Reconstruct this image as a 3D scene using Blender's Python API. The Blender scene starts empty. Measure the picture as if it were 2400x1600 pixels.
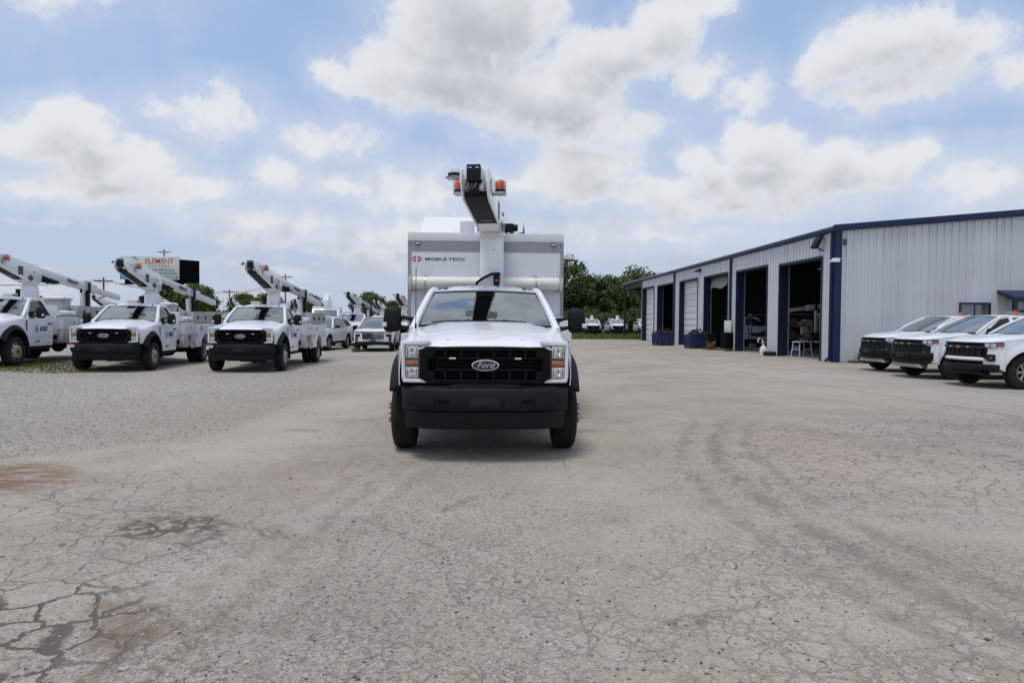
import bpy, bmesh, math, random
from mathutils import Vector, Matrix
R = math.radians
S = bpy.context.scene
COL = S.collection
random.seed(7)

# ---------------------------------------------------------------- camera
CAM_H = 1.47
yaw, pitch, roll = R(2.5), R(-1.575), R(0.45)
fw = Vector((math.sin(yaw)*math.cos(pitch), math.cos(yaw)*math.cos(pitch), math.sin(pitch)))
ri = Vector((math.cos(yaw), -math.sin(yaw), 0)); up = ri.cross(fw)
r2 = ri*math.cos(roll) + up*math.sin(roll); u2 = up*math.cos(roll) - ri*math.sin(roll)
cd = bpy.data.cameras.new('camera'); cam = bpy.data.objects.new('camera', cd); COL.objects.link(cam)
cd.sensor_width = 36; cd.lens = 24; cd.clip_start = 0.05; cd.clip_end = 3000
m = Matrix((r2, u2, -fw)).transposed().to_4x4(); m.translation = (0, 0, CAM_H)
cam.matrix_world = m
S.camera = cam

# ---------------------------------------------------------------- light
SUN_EL, SUN_AZ = R(74), R(-140)          # azimuth measured from +Y towards +X
sd = bpy.data.lights.new('sun', 'SUN'); sd.energy = 1.95; sd.angle = R(16); sd.color = (1.0, 0.95, 0.88)
so = bpy.data.objects.new('sun', sd); COL.objects.link(so)
sdir = Vector((math.sin(SUN_AZ)*math.cos(SUN_EL), math.cos(SUN_AZ)*math.cos(SUN_EL), math.sin(SUN_EL)))
so.rotation_euler = sdir.to_track_quat('Z', 'Y').to_euler(); so.location = sdir*60
S.view_settings.view_transform = 'Standard'; S.view_settings.look = 'None'
S.view_settings.exposure = 0.0; S.view_settings.gamma = 1.0; S.view_settings.use_curve_mapping = False
S.cycles.max_bounces = 8; S.cycles.glossy_bounces = 4; S.cycles.transmission_bounces = 6; S.cycles.transparent_max_bounces = 12
S.cycles.diffuse_bounces = 4
S.cycles.use_denoising = True
S.cycles.caustics_reflective = False; S.cycles.caustics_refractive = False

# ---------------------------------------------------------------- node helper
class NT:
    def __init__(s, tree): s.t = tree; s.n = tree.nodes; s.l = tree.links
    def node(s, typ, **kw):
        n = s.n.new(typ)
        for k, v in kw.items(): setattr(n, k, v)
        return n
    def put(s, sock, v):
        if v is None: return
        if hasattr(v, 'is_output'): s.l.new(v, sock)
        else:
            try: sock.default_value = v
            except TypeError: sock.default_value = tuple(v) + (1.0,) if len(v) == 3 else v
            except ValueError: sock.default_value = tuple(v) + (1.0,)
    def m(s, op, a, b=None, c=None, clamp=False):
        n = s.node('ShaderNodeMath', operation=op); n.use_clamp = clamp
        s.put(n.inputs[0], a); s.put(n.inputs[1], b); s.put(n.inputs[2], c); return n.outputs[0]
    def v(s, op, a, b=None):
        n = s.node('ShaderNodeVectorMath', operation=op)
        s.put(n.inputs[0], a)
        if b is not None: s.put(n.inputs[3 if op == 'SCALE' else 1], b)
        return n.outputs['Value'] if op in ('LENGTH', 'DOT_PRODUCT', 'DISTANCE') else n.outputs[0]
    def ss(s, x, lo, hi, a=0.0, b=1.0):
        n = s.node('ShaderNodeMapRange', interpolation_type='SMOOTHSTEP')
        s.put(n.inputs[0], x); s.put(n.inputs[1], lo); s.put(n.inputs[2], hi); s.put(n.inputs[3], a); s.put(n.inputs[4], b); return n.outputs[0]
    def mix(s, f, a, b, blend='MIX'):
        n = s.node('ShaderNodeMix', data_type='RGBA', blend_type=blend)
        s.put(n.inputs[0], f); s.put(n.inputs[6], a); s.put(n.inputs[7], b); return n.outputs[2]
    def noise(s, vec, scale, detail=4, rough=0.55, dist=0.0, out=0):
        n = s.node('ShaderNodeTexNoise'); s.put(n.inputs['Vector'], vec)
        n.inputs['Scale'].default_value = scale; n.inputs['Detail'].default_value = detail
        n.inputs['Roughness'].default_value = rough; n.inputs['Distortion'].default_value = dist
        return n.outputs[out]
    def voro(s, vec, scale, feature='F1', out=0, rnd=1.0):
        n = s.node('ShaderNodeTexVoronoi', feature=feature); s.put(n.inputs['Vector'], vec)
        n.inputs['Scale'].default_value = scale; n.inputs['Randomness'].default_value = rnd
        return n.outputs[out]
    def xyz(s, v):
        n = s.node('ShaderNodeSeparateXYZ'); s.put(n.inputs[0], v); return n.outputs
    def comb(s, x, y, z):
        n = s.node('ShaderNodeCombineXYZ')
        for i, q in enumerate((x, y, z)): s.put(n.inputs[i], q)
        return n.outputs[0]
    def ell(s, vec, c, r, rot=0.0, soft=0.6):
        """soft ellipse mask in the xy plane: 1 inside, 0 outside"""
        d = s.v('SUBTRACT', vec, (c[0], c[1], 0))
        if rot:
            q = s.node('ShaderNodeVectorRotate', rotation_type='Z_AXIS'); s.put(q.inputs['Vector'], d); q.inputs['Angle'].default_value = rot; d = q.outputs[0]
        d = s.v('LENGTH', s.v('MULTIPLY', d, (1.0/r[0], 1.0/r[1], 0)))
        return s.ss(d, 1.0 + soft*0.5, 1.0 - soft*0.5)

# ---------------------------------------------------------------- sky with cumulus clouds
W = bpy.data.worlds.new('World'); S.world = W; W.use_nodes = True
for n in list(W.node_tree.nodes): W.node_tree.nodes.remove(n)
w = NT(W.node_tree)
sky = w.node('ShaderNodeTexSky', sky_type='NISHITA'); sky.sun_disc = False
sky.sun_elevation = SUN_EL; sky.sun_rotation = SUN_AZ; sky.air_density = 1.15; sky.dust_density = .35; sky.ozone_density = 2.0
tc = w.node('ShaderNodeTexCoord'); DIR = tc.outputs['Generated']
dx, dy, dz = w.xyz(DIR)
az = w.m('MULTIPLY', w.m('ARCTAN2', dx, dy), 57.2958)
el = w.m('MULTIPLY', w.m('ARCSINE', dz), 57.2958)
PA = w.comb(az, el, 0.0)
# cumulus banks: azimuth, elevation, half width, half height (degrees), weight
CL = [(-1.0,24.0,8.2,4.6,1.25),(-3.5,19.6,9.0,3.4,1.2),(-9.0,18.7,4.6,1.9,0.9),(-12.2,19.3,1.8,1.0,.6),(4.5,18.2,8.5,3.0,1.15),(11.0,20.8,6.8,2.9,1.1),
 (14.5,23.0,4.2,2.2,1.0),(18.0,24.4,2.6,1.3,.8),(7.5,15.8,8.5,1.9,.65),(17.5,19.0,3.2,2.0,.55),(21.0,17.5,2.6,1.8,.45),(8.5,13.0,5.4,2.6,.9),(5.0,11.8,5.0,1.5,.6),(10.2,11.0,6.4,1.7,.8),
 (17.6,12.6,2.2,2.0,.95),(22.2,13.4,3.4,2.5,1.0),(27.0,12.2,3.6,1.8,.9),(31.6,11.7,2.2,1.8,.9),(24.5,10.9,9.5,2.0,1.0),(20.0,11.2,4.5,2.0,.9),(29.5,11.2,4.0,1.8,.85),(13.8,10.6,4.0,1.6,.8),(20.5,9.2,8.0,1.0,.5),
 (30.8,19.8,5.6,2.4,1.05),(27.0,19.2,3.0,2.3,.9),(34.4,18.6,3.8,1.8,.75),(30.5,17.0,6.0,1.7,.6),(38.0,17.2,3.0,1.2,.4),
 (-30.5,13.1,3.6,2.1,1.0),(-32.8,12.0,3.2,1.7,.9),(-27.5,11.3,4.6,1.9,.95),(-23.5,9.9,4.0,1.4,.75),(-32.5,8.8,3.2,1.1,.6),(-28.0,9.4,6.0,1.4,.6),
 (-33.0,24.2,7.5,4.4,.55),(-24.6,27.6,4.2,1.8,.5),(-22.0,26.6,3.6,1.2,.45),(-21.0,15.2,4.6,1.8,.48),(-13.0,14.6,3.2,1.6,.55),(-15.8,11.3,2.4,1.5,.6),(-11.5,10.8,3.4,1.0,.45),
 (-18.5,8.0,5.0,1.0,.4),(-6.0,10.4,4.0,2.2,.5),(37.5,9.8,4.4,1.6,.5),(14.0,7.0,6.0,.9,.35),(-4.0,7.6,6.0,1.2,.4)]
n1 = w.node('ShaderNodeTexNoise'); w.put(n1.inputs['Vector'], DIR); n1.inputs['Scale'].default_value = 13; n1.inputs['Detail'].default_value = 5; n1.inputs['Roughness'].default_value = .6
warp = w.v('MULTIPLY', w.v('SUBTRACT', n1.outputs['Color'], (.5, .5, .5)), (4.6, 3.4, 0))
fbm = w.m('SUBTRACT', w.noise(DIR, 17, 8, .62), .5)
fine = w.m('SUBTRACT', w.noise(DIR, 48, 6, .6), .5)
def cloud_field(P, coarse=False):
    acc = None
    for a, e, ra, re, wt in CL:
        if coarse and wt < .6: continue
        d = w.v('LENGTH', w.v('MULTIPLY', w.v('SUBTRACT', P, (a, e, 0)), (1/ra, 1/re, 0)))
        f = w.m('MULTIPLY_ADD', d, -wt, wt)
        acc = f if acc is None else w.m('SMOOTH_MAX', acc, f, .18)
    return acc
def more(P3):           # the rest of the sky: the same kind of broken cumulus
    return w.m('MULTIPLY_ADD', w.noise(w.v('ADD', P3, (3.1, .4, 1.7)), 2.6, 3, .5), 5.0, -2.5)
front = w.m('MULTIPLY', w.ss(w.m('ABSOLUTE', az), 58, 39), w.ss(el, 46, 28))
F0 = cloud_field(w.v('ADD', PA, warp))
GN = w.m('MINIMUM', w.m('MULTIPLY_ADD', front, -2.4, more(DIR)), 1.0)
F0 = w.m('MAXIMUM', F0, GN)
D0 = w.m('ADD', w.m('ADD', F0, w.m('MULTIPLY_ADD', fbm, 1.05, .08)), w.m('MULTIPLY', fine, .55))
F1 = w.m('MAXIMUM', cloud_field(w.v('ADD', w.v('ADD', PA, w.v('SCALE', warp, .7)), (-.6, 2.0, 0)), True), w.m('SUBTRACT', GN, .25))
D1 = w.m('ADD', w.m('ADD', F1, w.m('MULTIPLY', fbm, .9)), w.m('MULTIPLY', fine, .35))
alpha = w.ss(D0, -.12, .44)
halo = w.m('MULTIPLY', w.ss(w.m('MULTIPLY_ADD', fbm, .9, F0), -.75, .30), w.ss(el, 24, 9, .30, .55))
alpha = w.m('MAXIMUM', alpha, halo)
shade = w.m('MULTIPLY', w.ss(D1, -.15, 1.1), w.ss(D0, .0, .8))
ccol = w.mix(shade, (5.3, 5.42, 5.65, 1), (3.4, 3.55, 3.86, 1))
# moist air, whiter towards the horizon, with low flat banks of cloud
veil = w.m('MULTIPLY', w.ss(el, 19, 0, .06, .95), w.m('MULTIPLY_ADD', w.noise(w.v('MULTIPLY', DIR, (1, 1, 3.2)), 4.5, 5, .6), .8, .5), clamp=True)
base = w.mix(.70, sky.outputs[0], (2.42, 3.36, 5.28, 1))
base = w.mix(veil, base, (3.35, 3.8, 4.65, 1))
bank = w.m('MULTIPLY', w.ss(w.noise(w.v('MULTIPLY', DIR, (1, 1, 4.5)), 5.5, 7, .62), .44, .68), w.ss(w.m('ABSOLUTE', w.m('SUBTRACT', el, 6.5)), 9.5, 2.5))
base = w.mix(w.m('MULTIPLY', bank, .85), base, w.mix(w.ss(fbm, -.12, .16), (3.6, 3.8, 4.25, 1), (4.9, 5.05, 5.35, 1)))
lowfade = w.ss(el, .5, 9, .35, 1.0)
col = w.mix(w.m('MULTIPLY', w.m('MULTIPLY', alpha, .96), lowfade), base, ccol)
bg = w.node('ShaderNodeBackground'); w.put(bg.inputs[0], col); bg.inputs[1].default_value = 0.15
wo = w.node('ShaderNodeOutputWorld'); w.l.new(bg.outputs[0], wo.inputs[0])
W.cycles.sampling_method = 'MANUAL'; W.cycles.sample_map_resolution = 512

# ---------------------------------------------------------------- mesh helper
class MB:
    def __init__(s, M=None): s.v = []; s.f = []; s.M = M
    def add(s, vs, fs):
        o = len(s.v); s.v += [tuple(p) for p in vs]; s.f += [tuple(i+o for i in f) for f in fs]; return s
    def bx(s, x0, x1, y0, y1, z0, z1):
        return s.add([(x, y, z) for z in (z0, z1) for y in (y0, y1) for x in (x0, x1)],
                     [(0,2,3,1),(4,5,7,6),(0,1,5,4),(2,6,7,3),(0,4,6,2),(1,3,7,5)])
    def prism(s, poly, ax, a, b):
        n = len(poly)
        def P(u, v, t): return {'x': (t, u, v), 'y': (u, t, v), 'z': (u, v, t)}[ax]
        vs = [P(u, v, a) for u, v in poly] + [P(u, v, b) for u, v in poly]
        return s.add(vs, [tuple(range(n))[::-1], tuple(range(n, 2*n))] + [(i, (i+1) % n, n+(i+1) % n, n+i) for i in range(n)])
    def tube(s, pts, r, n=8, cap=True, r1=None, sq=1.0):
        pts = [Vector(p) for p in pts]; rings = []; k = len(pts)
        t0 = (pts[1]-pts[0]).normalized(); ref = Vector((0,0,1)) if abs(t0.z) < .9 else Vector((1,0,0))
        for i, p in enumerate(pts):
            t = (pts[min(i+1,k-1)] - pts[max(i-1,0)]).normalized()
            a = t.cross(ref).normalized(); b = a.cross(t).normalized()
            rr = r[i] if isinstance(r, (list, tuple)) else (r if r1 is None else r + (r1-r)*i/(k-1))
            rings.append([p + a*(math.cos(2*math.pi*j/n)*rr) + b*(math.sin(2*math.pi*j/n)*rr*sq) for j in range(n)])
        return s.loft(rings, cap)
    def loft(s, rings, cap=True):
        n = len(rings[0]); vs = [p for q in rings for p in q]; fs = []
        for i in range(len(rings)-1):
            for j in range(n): fs.append((i*n+j, i*n+(j+1) % n, (i+1)*n+(j+1) % n, (i+1)*n+j))
        if cap: fs += [tuple(range(n))[::-1], tuple((len(rings)-1)*n+j for j in range(n))]
        return s.add(vs, fs)
    def lathe(s, prof, ax='x', c=(0,0,0), n=32, sign=1, cap=False):
        rings = []
        for r, h in prof:
            ring = []
            for j in range(n):
                a = 2*math.pi*j/n; u, v = math.cos(a)*r, math.sin(a)*r
                p = {'x': (h*sign, u, v), 'y': (u, h*sign, v), 'z': (u, v, h*sign)}[ax]
                ring.append((p[0]+c[0], p[1]+c[1], p[2]+c[2]))
            rings.append(ring)
        return s.loft(rings, cap)
    def sheet(s, rows):
        n = len(rows[0]); vs = [p for q in rows for p in q]
        return s.add(vs, [(i*n+j, i*n+j+1, (i+1)*n+j+1, (i+1)*n+j) for i in range(len(rows)-1) for j in range(n-1)])
    def poly(s, pts): return s.add(pts, [tuple(range(len(pts)))])
    def sphere(s, c, r, n=10, m=6, z0=-1.0):
        rings = []
        for i in range(m+1):
            t = math.asin(max(-1, z0)) + (math.pi/2 - math.asin(max(-1, z0)))*i/m
            rr = max(math.cos(t), .001)
            rings.append([(c[0]+r[0]*rr*math.cos(2*math.pi*j/n), c[1]+r[1]*rr*math.sin(2*math.pi*j/n), c[2]+r[2]*math.sin(t)) for j in range(n)])
        return s.loft(rings, True)
    def mesh(s, name, mat, bevel=0, seg=2, ang=35, smooth=True, thick=0):
        me = bpy.data.meshes.new(name)
        vs = [s.M @ Vector(p) for p in s.v] if s.M is not None else s.v
        me.from_pydata([tuple(p) for p in vs], [], s.f)
        bm = bmesh.new(); bm.from_mesh(me)
        if thick:
            bmesh.ops.recalc_face_normals(bm, faces=bm.faces)
            bmesh.ops.solidify(bm, geom=list(bm.faces), thickness=thick)
        bmesh.ops.recalc_face_normals(bm, faces=bm.faces)
        if bevel:
            es = [e for e in bm.edges if len(e.link_faces) == 2 and e.calc_face_angle(0) > R(28)]
            bmesh.ops.bevel(bm, geom=es, offset=bevel, segments=seg, affect='EDGES', profile=.6, clamp_overlap=True)
        bm.to_mesh(me); bm.free()
        if smooth:
            me.shade_smooth(); me.set_sharp_from_angle(angle=R(ang))
        if mat: me.materials.append(mat)
        return me
    def build(s, name, mat, parent=None, **kw):
        return link(name, s.mesh(name, mat, **kw), parent)
def link(name, me, parent=None):
    o = bpy.data.objects.new(name, me); COL.objects.link(o)
    if parent is not None: o.parent = parent
    return o
def tag(o, label, cat, group=None, kind=None):
    if label: o['label'] = label
    if cat: o['category'] = cat
    if group: o['group'] = group
    if kind: o['kind'] = kind
    return o
def thing(name, label, cat, loc=(0,0,0), rz=0.0, group=None):
    o = bpy.data.objects.new(name, None); COL.objects.link(o); o.location = loc; o.rotation_euler[2] = rz; o.empty_display_size = .2
    return tag(o, label, cat, group)
def struct(o): o['kind'] = 'structure'; return o
def kids(o): return [c for c in KID.get(o.name, [])]
KID = {}
def index_children():
    KID.clear()
    for o in bpy.data.objects:
        if o.parent: KID.setdefault(o.parent.name, []).append(o)
def copy_tree(o, parent=None, skip=(), depth=9):
    c = o.copy(); COL.objects.link(c)
    if parent is not None: c.parent = parent
    if depth > 0:
        for ch in KID.get(o.name, []):
            if ch.name.split('.')[0] in skip: continue
            copy_tree(ch, c, skip, depth-1)
    return c
def place(src, label, loc, rz, group=None, skip=(), depth=9, scale=None):
    c = copy_tree(src, None, skip, depth); c.location = loc; c.rotation_euler[2] = rz; c['label'] = label
    if group: c['group'] = group
    if scale: c.scale = (scale,)*3
    return c
def text_mesh(name, body, size, mat, M, parent, bold=0.0, ext=.002, shear=0.0, sx=1.0, align='CENTER', spacing=1.0, res=3):
    cu = bpy.data.curves.new(name, 'FONT'); cu.body = body; cu.size = size; cu.align_x = align; cu.align_y = 'CENTER'
    cu.extrude = ext; cu.offset = bold; cu.shear = shear; cu.space_character = spacing; cu.resolution_u = res
    ob = bpy.data.objects.new(name, cu); COL.objects.link(ob)
    dg = bpy.context.evaluated_depsgraph_get(); dg.update()
    me = bpy.data.meshes.new_from_object(ob.evaluated_get(dg)); bpy.data.objects.remove(ob); bpy.data.curves.remove(cu)
    me.transform(M @ Matrix.Diagonal((sx, 1, 1, 1)))
    me.materials.clear(); me.materials.append(mat)
    return link(name, me, parent)
def face_front(x, y, z):   # text standing upright, facing -Y
    return Matrix.Translation((x, y, z)) @ Matrix.Rotation(R(90), 4, 'X')
def face_side(x, y, z, s):  # text standing upright on a side wall facing s*X
    return Matrix.Translation((x, y, z)) @ Matrix.Rotation(R(90)*s, 4, 'Z') @ Matrix.Rotation(R(90), 4, 'X')
def lerp(a, b, t): return a + (b-a)*t
def sst(a, b, x):
    t = max(0., min(1., (x-a)/(b-a))); return t*t*(3-2*t)
def interp(tab, x):
    if x <= tab[0][0]: return tab[0][1]
    for (x0, y0), (x1, y1) in zip(tab, tab[1:]):
        if x <= x1: return lerp(y0, y1, (x-x0)/(x1-x0))
    return tab[-1][1]
def frange(a, b, n): return [a+(b-a)*i/(n-1) for i in range(n)]

# ---------------------------------------------------------------- materials
MT = {}
def mat(name, col,  rough=.5, metal=0., coat=0., var=.12, vs=6., bump=0., bs=60., spec=.5, emit=None, dirt=0., rand=0.):
    M = bpy.data.materials.new(name); M.use_nodes = True; t = NT(M.node_tree); b = t.n['Principled BSDF']
    tcn = t.node('ShaderNodeTexCoord'); P = tcn.outputs['Object']
    nz = t.noise(P, vs, 5, .6)
    c = t.mix(t.ss(nz, .3, .7), tuple(q*(1-var) for q in col)+(1,), tuple(min(1, q*(1+var)) for q in col)+(1,))
    if dirt:
        geo = t.node('ShaderNodeNewGeometry'); z = t.xyz(P)[2]
        dm = t.m('MULTIPLY', t.ss(t.noise(P, 2.2, 6, .65), .42, .78), dirt)
        lo = t.m('MULTIPLY', t.ss(z, .95, .35), dirt*1.2)
        c = t.mix(t.m('MAXIMUM', dm, t.m('MULTIPLY', lo, t.ss(t.noise(P, 5, 5, .6), .3, .7))), c, (.30, .25, .19, 1))
    if rand:
        hs = t.node('ShaderNodeHueSaturation'); t.put(hs.inputs['Value'], t.m('MULTIPLY_ADD', t.node('ShaderNodeObjectInfo').outputs['Random'], rand, 1-rand*.5)); t.put(hs.inputs['Color'], c); c = hs.outputs[0]
    t.put(b.inputs['Base Color'], c)
    t.put(b.inputs['Roughness'], t.m('MULTIPLY_ADD', nz, .16, max(0.0, rough-.08), clamp=True))
    b.inputs['Metallic'].default_value = metal; b.inputs['Coat Weight'].default_value = coat; b.inputs['Coat Roughness'].default_value = .06
    b.inputs['Specular IOR Level'].default_value = spec
    if bump:
        bn = t.node('ShaderNodeBump'); bn.inputs['Strength'].default_value = bump; bn.inputs['Distance'].default_value = .01
        t.put(bn.inputs['Height'], t.noise(P, bs, 3)); t.l.new(bn.outputs[0], b.inputs['Normal'])
    if emit:
        b.inputs['Emission Color'].default_value = tuple(emit[0])+(1,); b.inputs['Emission Strength'].default_value = emit[1]
    MT[name] = M; return M
mat('white_paint', (.765,.785,.825), .3, coat=.6, var=.02, dirt=.08)
mat('white_gloss', (.77,.785,.815), .25, coat=.7, var=.012, dirt=.04)
mat('body_white', (.71,.735,.775), .4, coat=.15, var=.02, dirt=.10)
mat('panel_grey', (.60,.63,.67), .45, var=.03)
mat('band_grey', (.27,.29,.32), .5, var=.05)
mat('cap_white', (.68,.70,.73), .4, var=.03)
mat('tube_white', (.72,.71,.66), .5, var=.05, dirt=.12)
mat('black_plastic', (.008,.009,.011), .62, var=.2, bump=.15, bs=180, spec=.22)
mat('black_gloss', (.008,.009,.011), .35, var=.15, spec=.35)
mat('bumper_black', (.006,.007,.011), .5, var=.2, spec=.22)
mat('grille_black', (.0035,.004,.005), .55, var=.2, spec=.14)
mat('grille_satin', (.022,.023,.026), .42, var=.15)
mat('deep_black', (.003,.003,.0035), .85, var=.2, spec=.1)
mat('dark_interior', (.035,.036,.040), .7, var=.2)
mat('seat_grey', (.10,.105,.11), .8, var=.15)
mat('rubber', (.011,.011,.012), .8, var=.25, dirt=.06, bump=.2, bs=90, spec=.25)
mat('rim_grey', (.36,.37,.39), .4, .5, var=.1, dirt=.15)
mat('rim_dark', (.12,.125,.13), .35, .7, var=.1)
mat('chrome', (.75,.76,.78), .12, 1., var=.03)
mat('aluminium', (.52,.52,.51), .38, .85, var=.12, vs=4)
mat('lamp_chrome', (.66,.68,.70), .16, .85, var=.25, vs=40, bump=.6, bs=45)
mat('lamp_dark', (.10,.105,.11), .12, .6, var=.3, vs=30, bump=.4, bs=40, coat=.8)
mat('amber', (.62,.095,.005), .2, coat=.8, var=.15, vs=30)
mat('amber_dark', (.42,.12,.03), .2, coat=.9, var=.2, vs=30)
mat('red_lens', (.40,.03,.03), .2, coat=.8, var=.15)
mat('clear_lens', (.72,.74,.76), .08, coat=1., var=.1)
mat('blue_oval', (.006,.012,.05), .2, coat=.8, var=.1)
mat('logo_blue', (.02,.25,.62), .4, var=.05)
mat('logo_black', (.02,.022,.03), .5, var=.05)
mat('logo_red', (.52,.02,.03), .4, var=.05)
mat('gold', (.36,.25,.09), .35, .7, var=.1)
mat('lime', (.55,.72,.04), .5, var=.05)
mat('sticker_grey', (.06,.065,.08), .45, var=.3, vs=30)
mat('plate_white', (.65,.65,.63), .5, var=.1)
mat('plate_blue', (.03,.03,.16), .5, var=.1)
mat('frame_black', (.008,.008,.009), .75, var=.3, spec=.2)
mat('cream', (.55,.54,.45), .5, var=.05)
mat('trim_blue', (.011,.023,.066), .45, var=.18, spec=.3)
mat('jamb_blue_shaded', (.007,.014,.040), .5, var=.18, spec=.25)  # trim blue darkened for the shade inside the openings
mat('wall_white', (.56,.59,.61), .42, .0, var=.03, vs=1.2, dirt=.09, rand=.09)
mat('door_white', (.68,.70,.71), .5, var=.04, vs=2, dirt=.10, rand=.06)
mat('concrete', (.30,.29,.27), .85, var=.15, vs=2, bump=.2, bs=30)
mat('steel_dark', (.035,.034,.036), .6, .3, var=.3)
mat('post_brown', (.028,.016,.012), .7, var=.3)
mat('insulation', (.30,.30,.28), .8, var=.1)
mat('bin_blue', (.014,.022,.085), .5, var=.2)
mat('scrap', (.06,.045,.045), .7, .4, var=.6, vs=25)
mat('cardboard', (.15,.08,.042), .8, var=.12)
mat('wood', (.10,.075,.055), .85, var=.25, vs=9)
mat('bark', (.06,.048,.038), .9, var=.3, vs=8, bump=.6, bs=20)
mat('billboard_white', (.66,.68,.68), .6, var=.03)
mat('billboard_teal', (.05,.36,.30), .6, var=.05)
mat('billboard_blue', (.07,.33,.62), .6, var=.05)
mat('billboard_orange', (.62,.13,.03), .6, var=.05)
mat('billboard_slate', (.12,.18,.20), .6, var=.05)
mat('tan_wall', (.33,.29,.21), .8, var=.08)
mat('grey_shingle', (.22,.22,.22), .8, var=.1)
mat('skid', (.40,.37,.33), .5, .3, var=.2, vs=14)
def glass_mat(name, tint, ior, refl):
    """laminated glass: sharp sky reflection over a tinted see-through pane"""
    M = bpy.data.materials.new(name); M.use_nodes = True; t = NT(M.node_tree); t.n.remove(t.n['Principled BSDF'])
    fr = t.node('ShaderNodeFresnel'); fr.inputs[0].default_value = ior
    P = t.node('ShaderNodeTexCoord').outputs['Object']
    bn = t.node('ShaderNodeBump'); bn.inputs['Strength'].default_value = .05; bn.inputs['Distance'].default_value = .02
    t.put(bn.inputs['Height'], t.noise(P, 2.5, 2)); t.l.new(bn.outputs[0], fr.inputs['Normal'])
    g = t.node('ShaderNodeBsdfGlossy'); g.inputs['Color'].default_value = (.88,.97,1.0,1); g.inputs['Roughness'].default_value = .015; t.l.new(bn.outputs[0], g.inputs['Normal'])
    tr = t.node('ShaderNodeBsdfTransparent')
    t.put(tr.inputs[0], t.mix(t.noise(P, 3, 3), tuple(q*.92 for q in tint)+(1,), tuple(tint)+(1,)))
    mx = t.node('ShaderNodeMixShader'); t.put(mx.inputs[0], t.m('MULTIPLY_ADD', fr.outputs[0], 1.0, refl, clamp=True))
    t.l.new(tr.outputs[0], mx.inputs[1]); t.l.new(g.outputs[0], mx.inputs[2])
    o = [n for n in t.n if n.type == 'OUTPUT_MATERIAL'][0]; t.l.new(mx.outputs[0], o.inputs[0]); MT[name] = M
glass_mat('windshield', (.46,.56,.53), 1.5, .33)
mat('tint_glass', (.010,.013,.015), .08, coat=.0, var=.1, spec=.4)
mat('pale_glass', (.10,.12,.125), .05, coat=1., var=.2, spec=.9)
def leaf_mat(name, c0, c1):
    M = bpy.data.materials.new(name); M.use_nodes = True; t = NT(M.node_tree); b = t.n['Principled BSDF']
    P = t.node('ShaderNodeTexCoord').outputs['Object']
    oi = t.node('ShaderNodeObjectInfo')
    f = t.m('ADD', t.m('MULTIPLY', t.ss(t.noise(P, .7, 3), .3, .7), .6), t.m('MULTIPLY', t.noise(P, 9, 2), .5))
    c = t.mix(f, c0+(1,), c1+(1,))
    hs = t.node('ShaderNodeHueSaturation'); t.put(hs.inputs['Value'], t.m('MULTIPLY_ADD', oi.outputs['Random'], .35, .82)); t.put(hs.inputs['Color'], c)
    t.l.new(hs.outputs[0], b.inputs['Base Color']); b.inputs['Roughness'].default_value = .6
    tl = t.node('ShaderNodeBsdfTranslucent'); t.l.new(hs.outputs[0], tl.inputs[0])
    mx = t.node('ShaderNodeMixShader'); mx.inputs[0].default_value = .3
    o = [n for n in t.n if n.type == 'OUTPUT_MATERIAL'][0]
    t.l.new(b.outputs[0], mx.inputs[1]); t.l.new(tl.outputs[0], mx.inputs[2]); t.l.new(mx.outputs[0], o.inputs[0]); MT[name] = M
leaf_mat('leaf', (.030,.055,.012), (.105,.155,.034))
leaf_mat('leaf_light', (.045,.080,.016), (.13,.19,.042))
leaf_mat('grass_blade', (.07,.10,.02), (.17,.20,.05))
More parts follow.
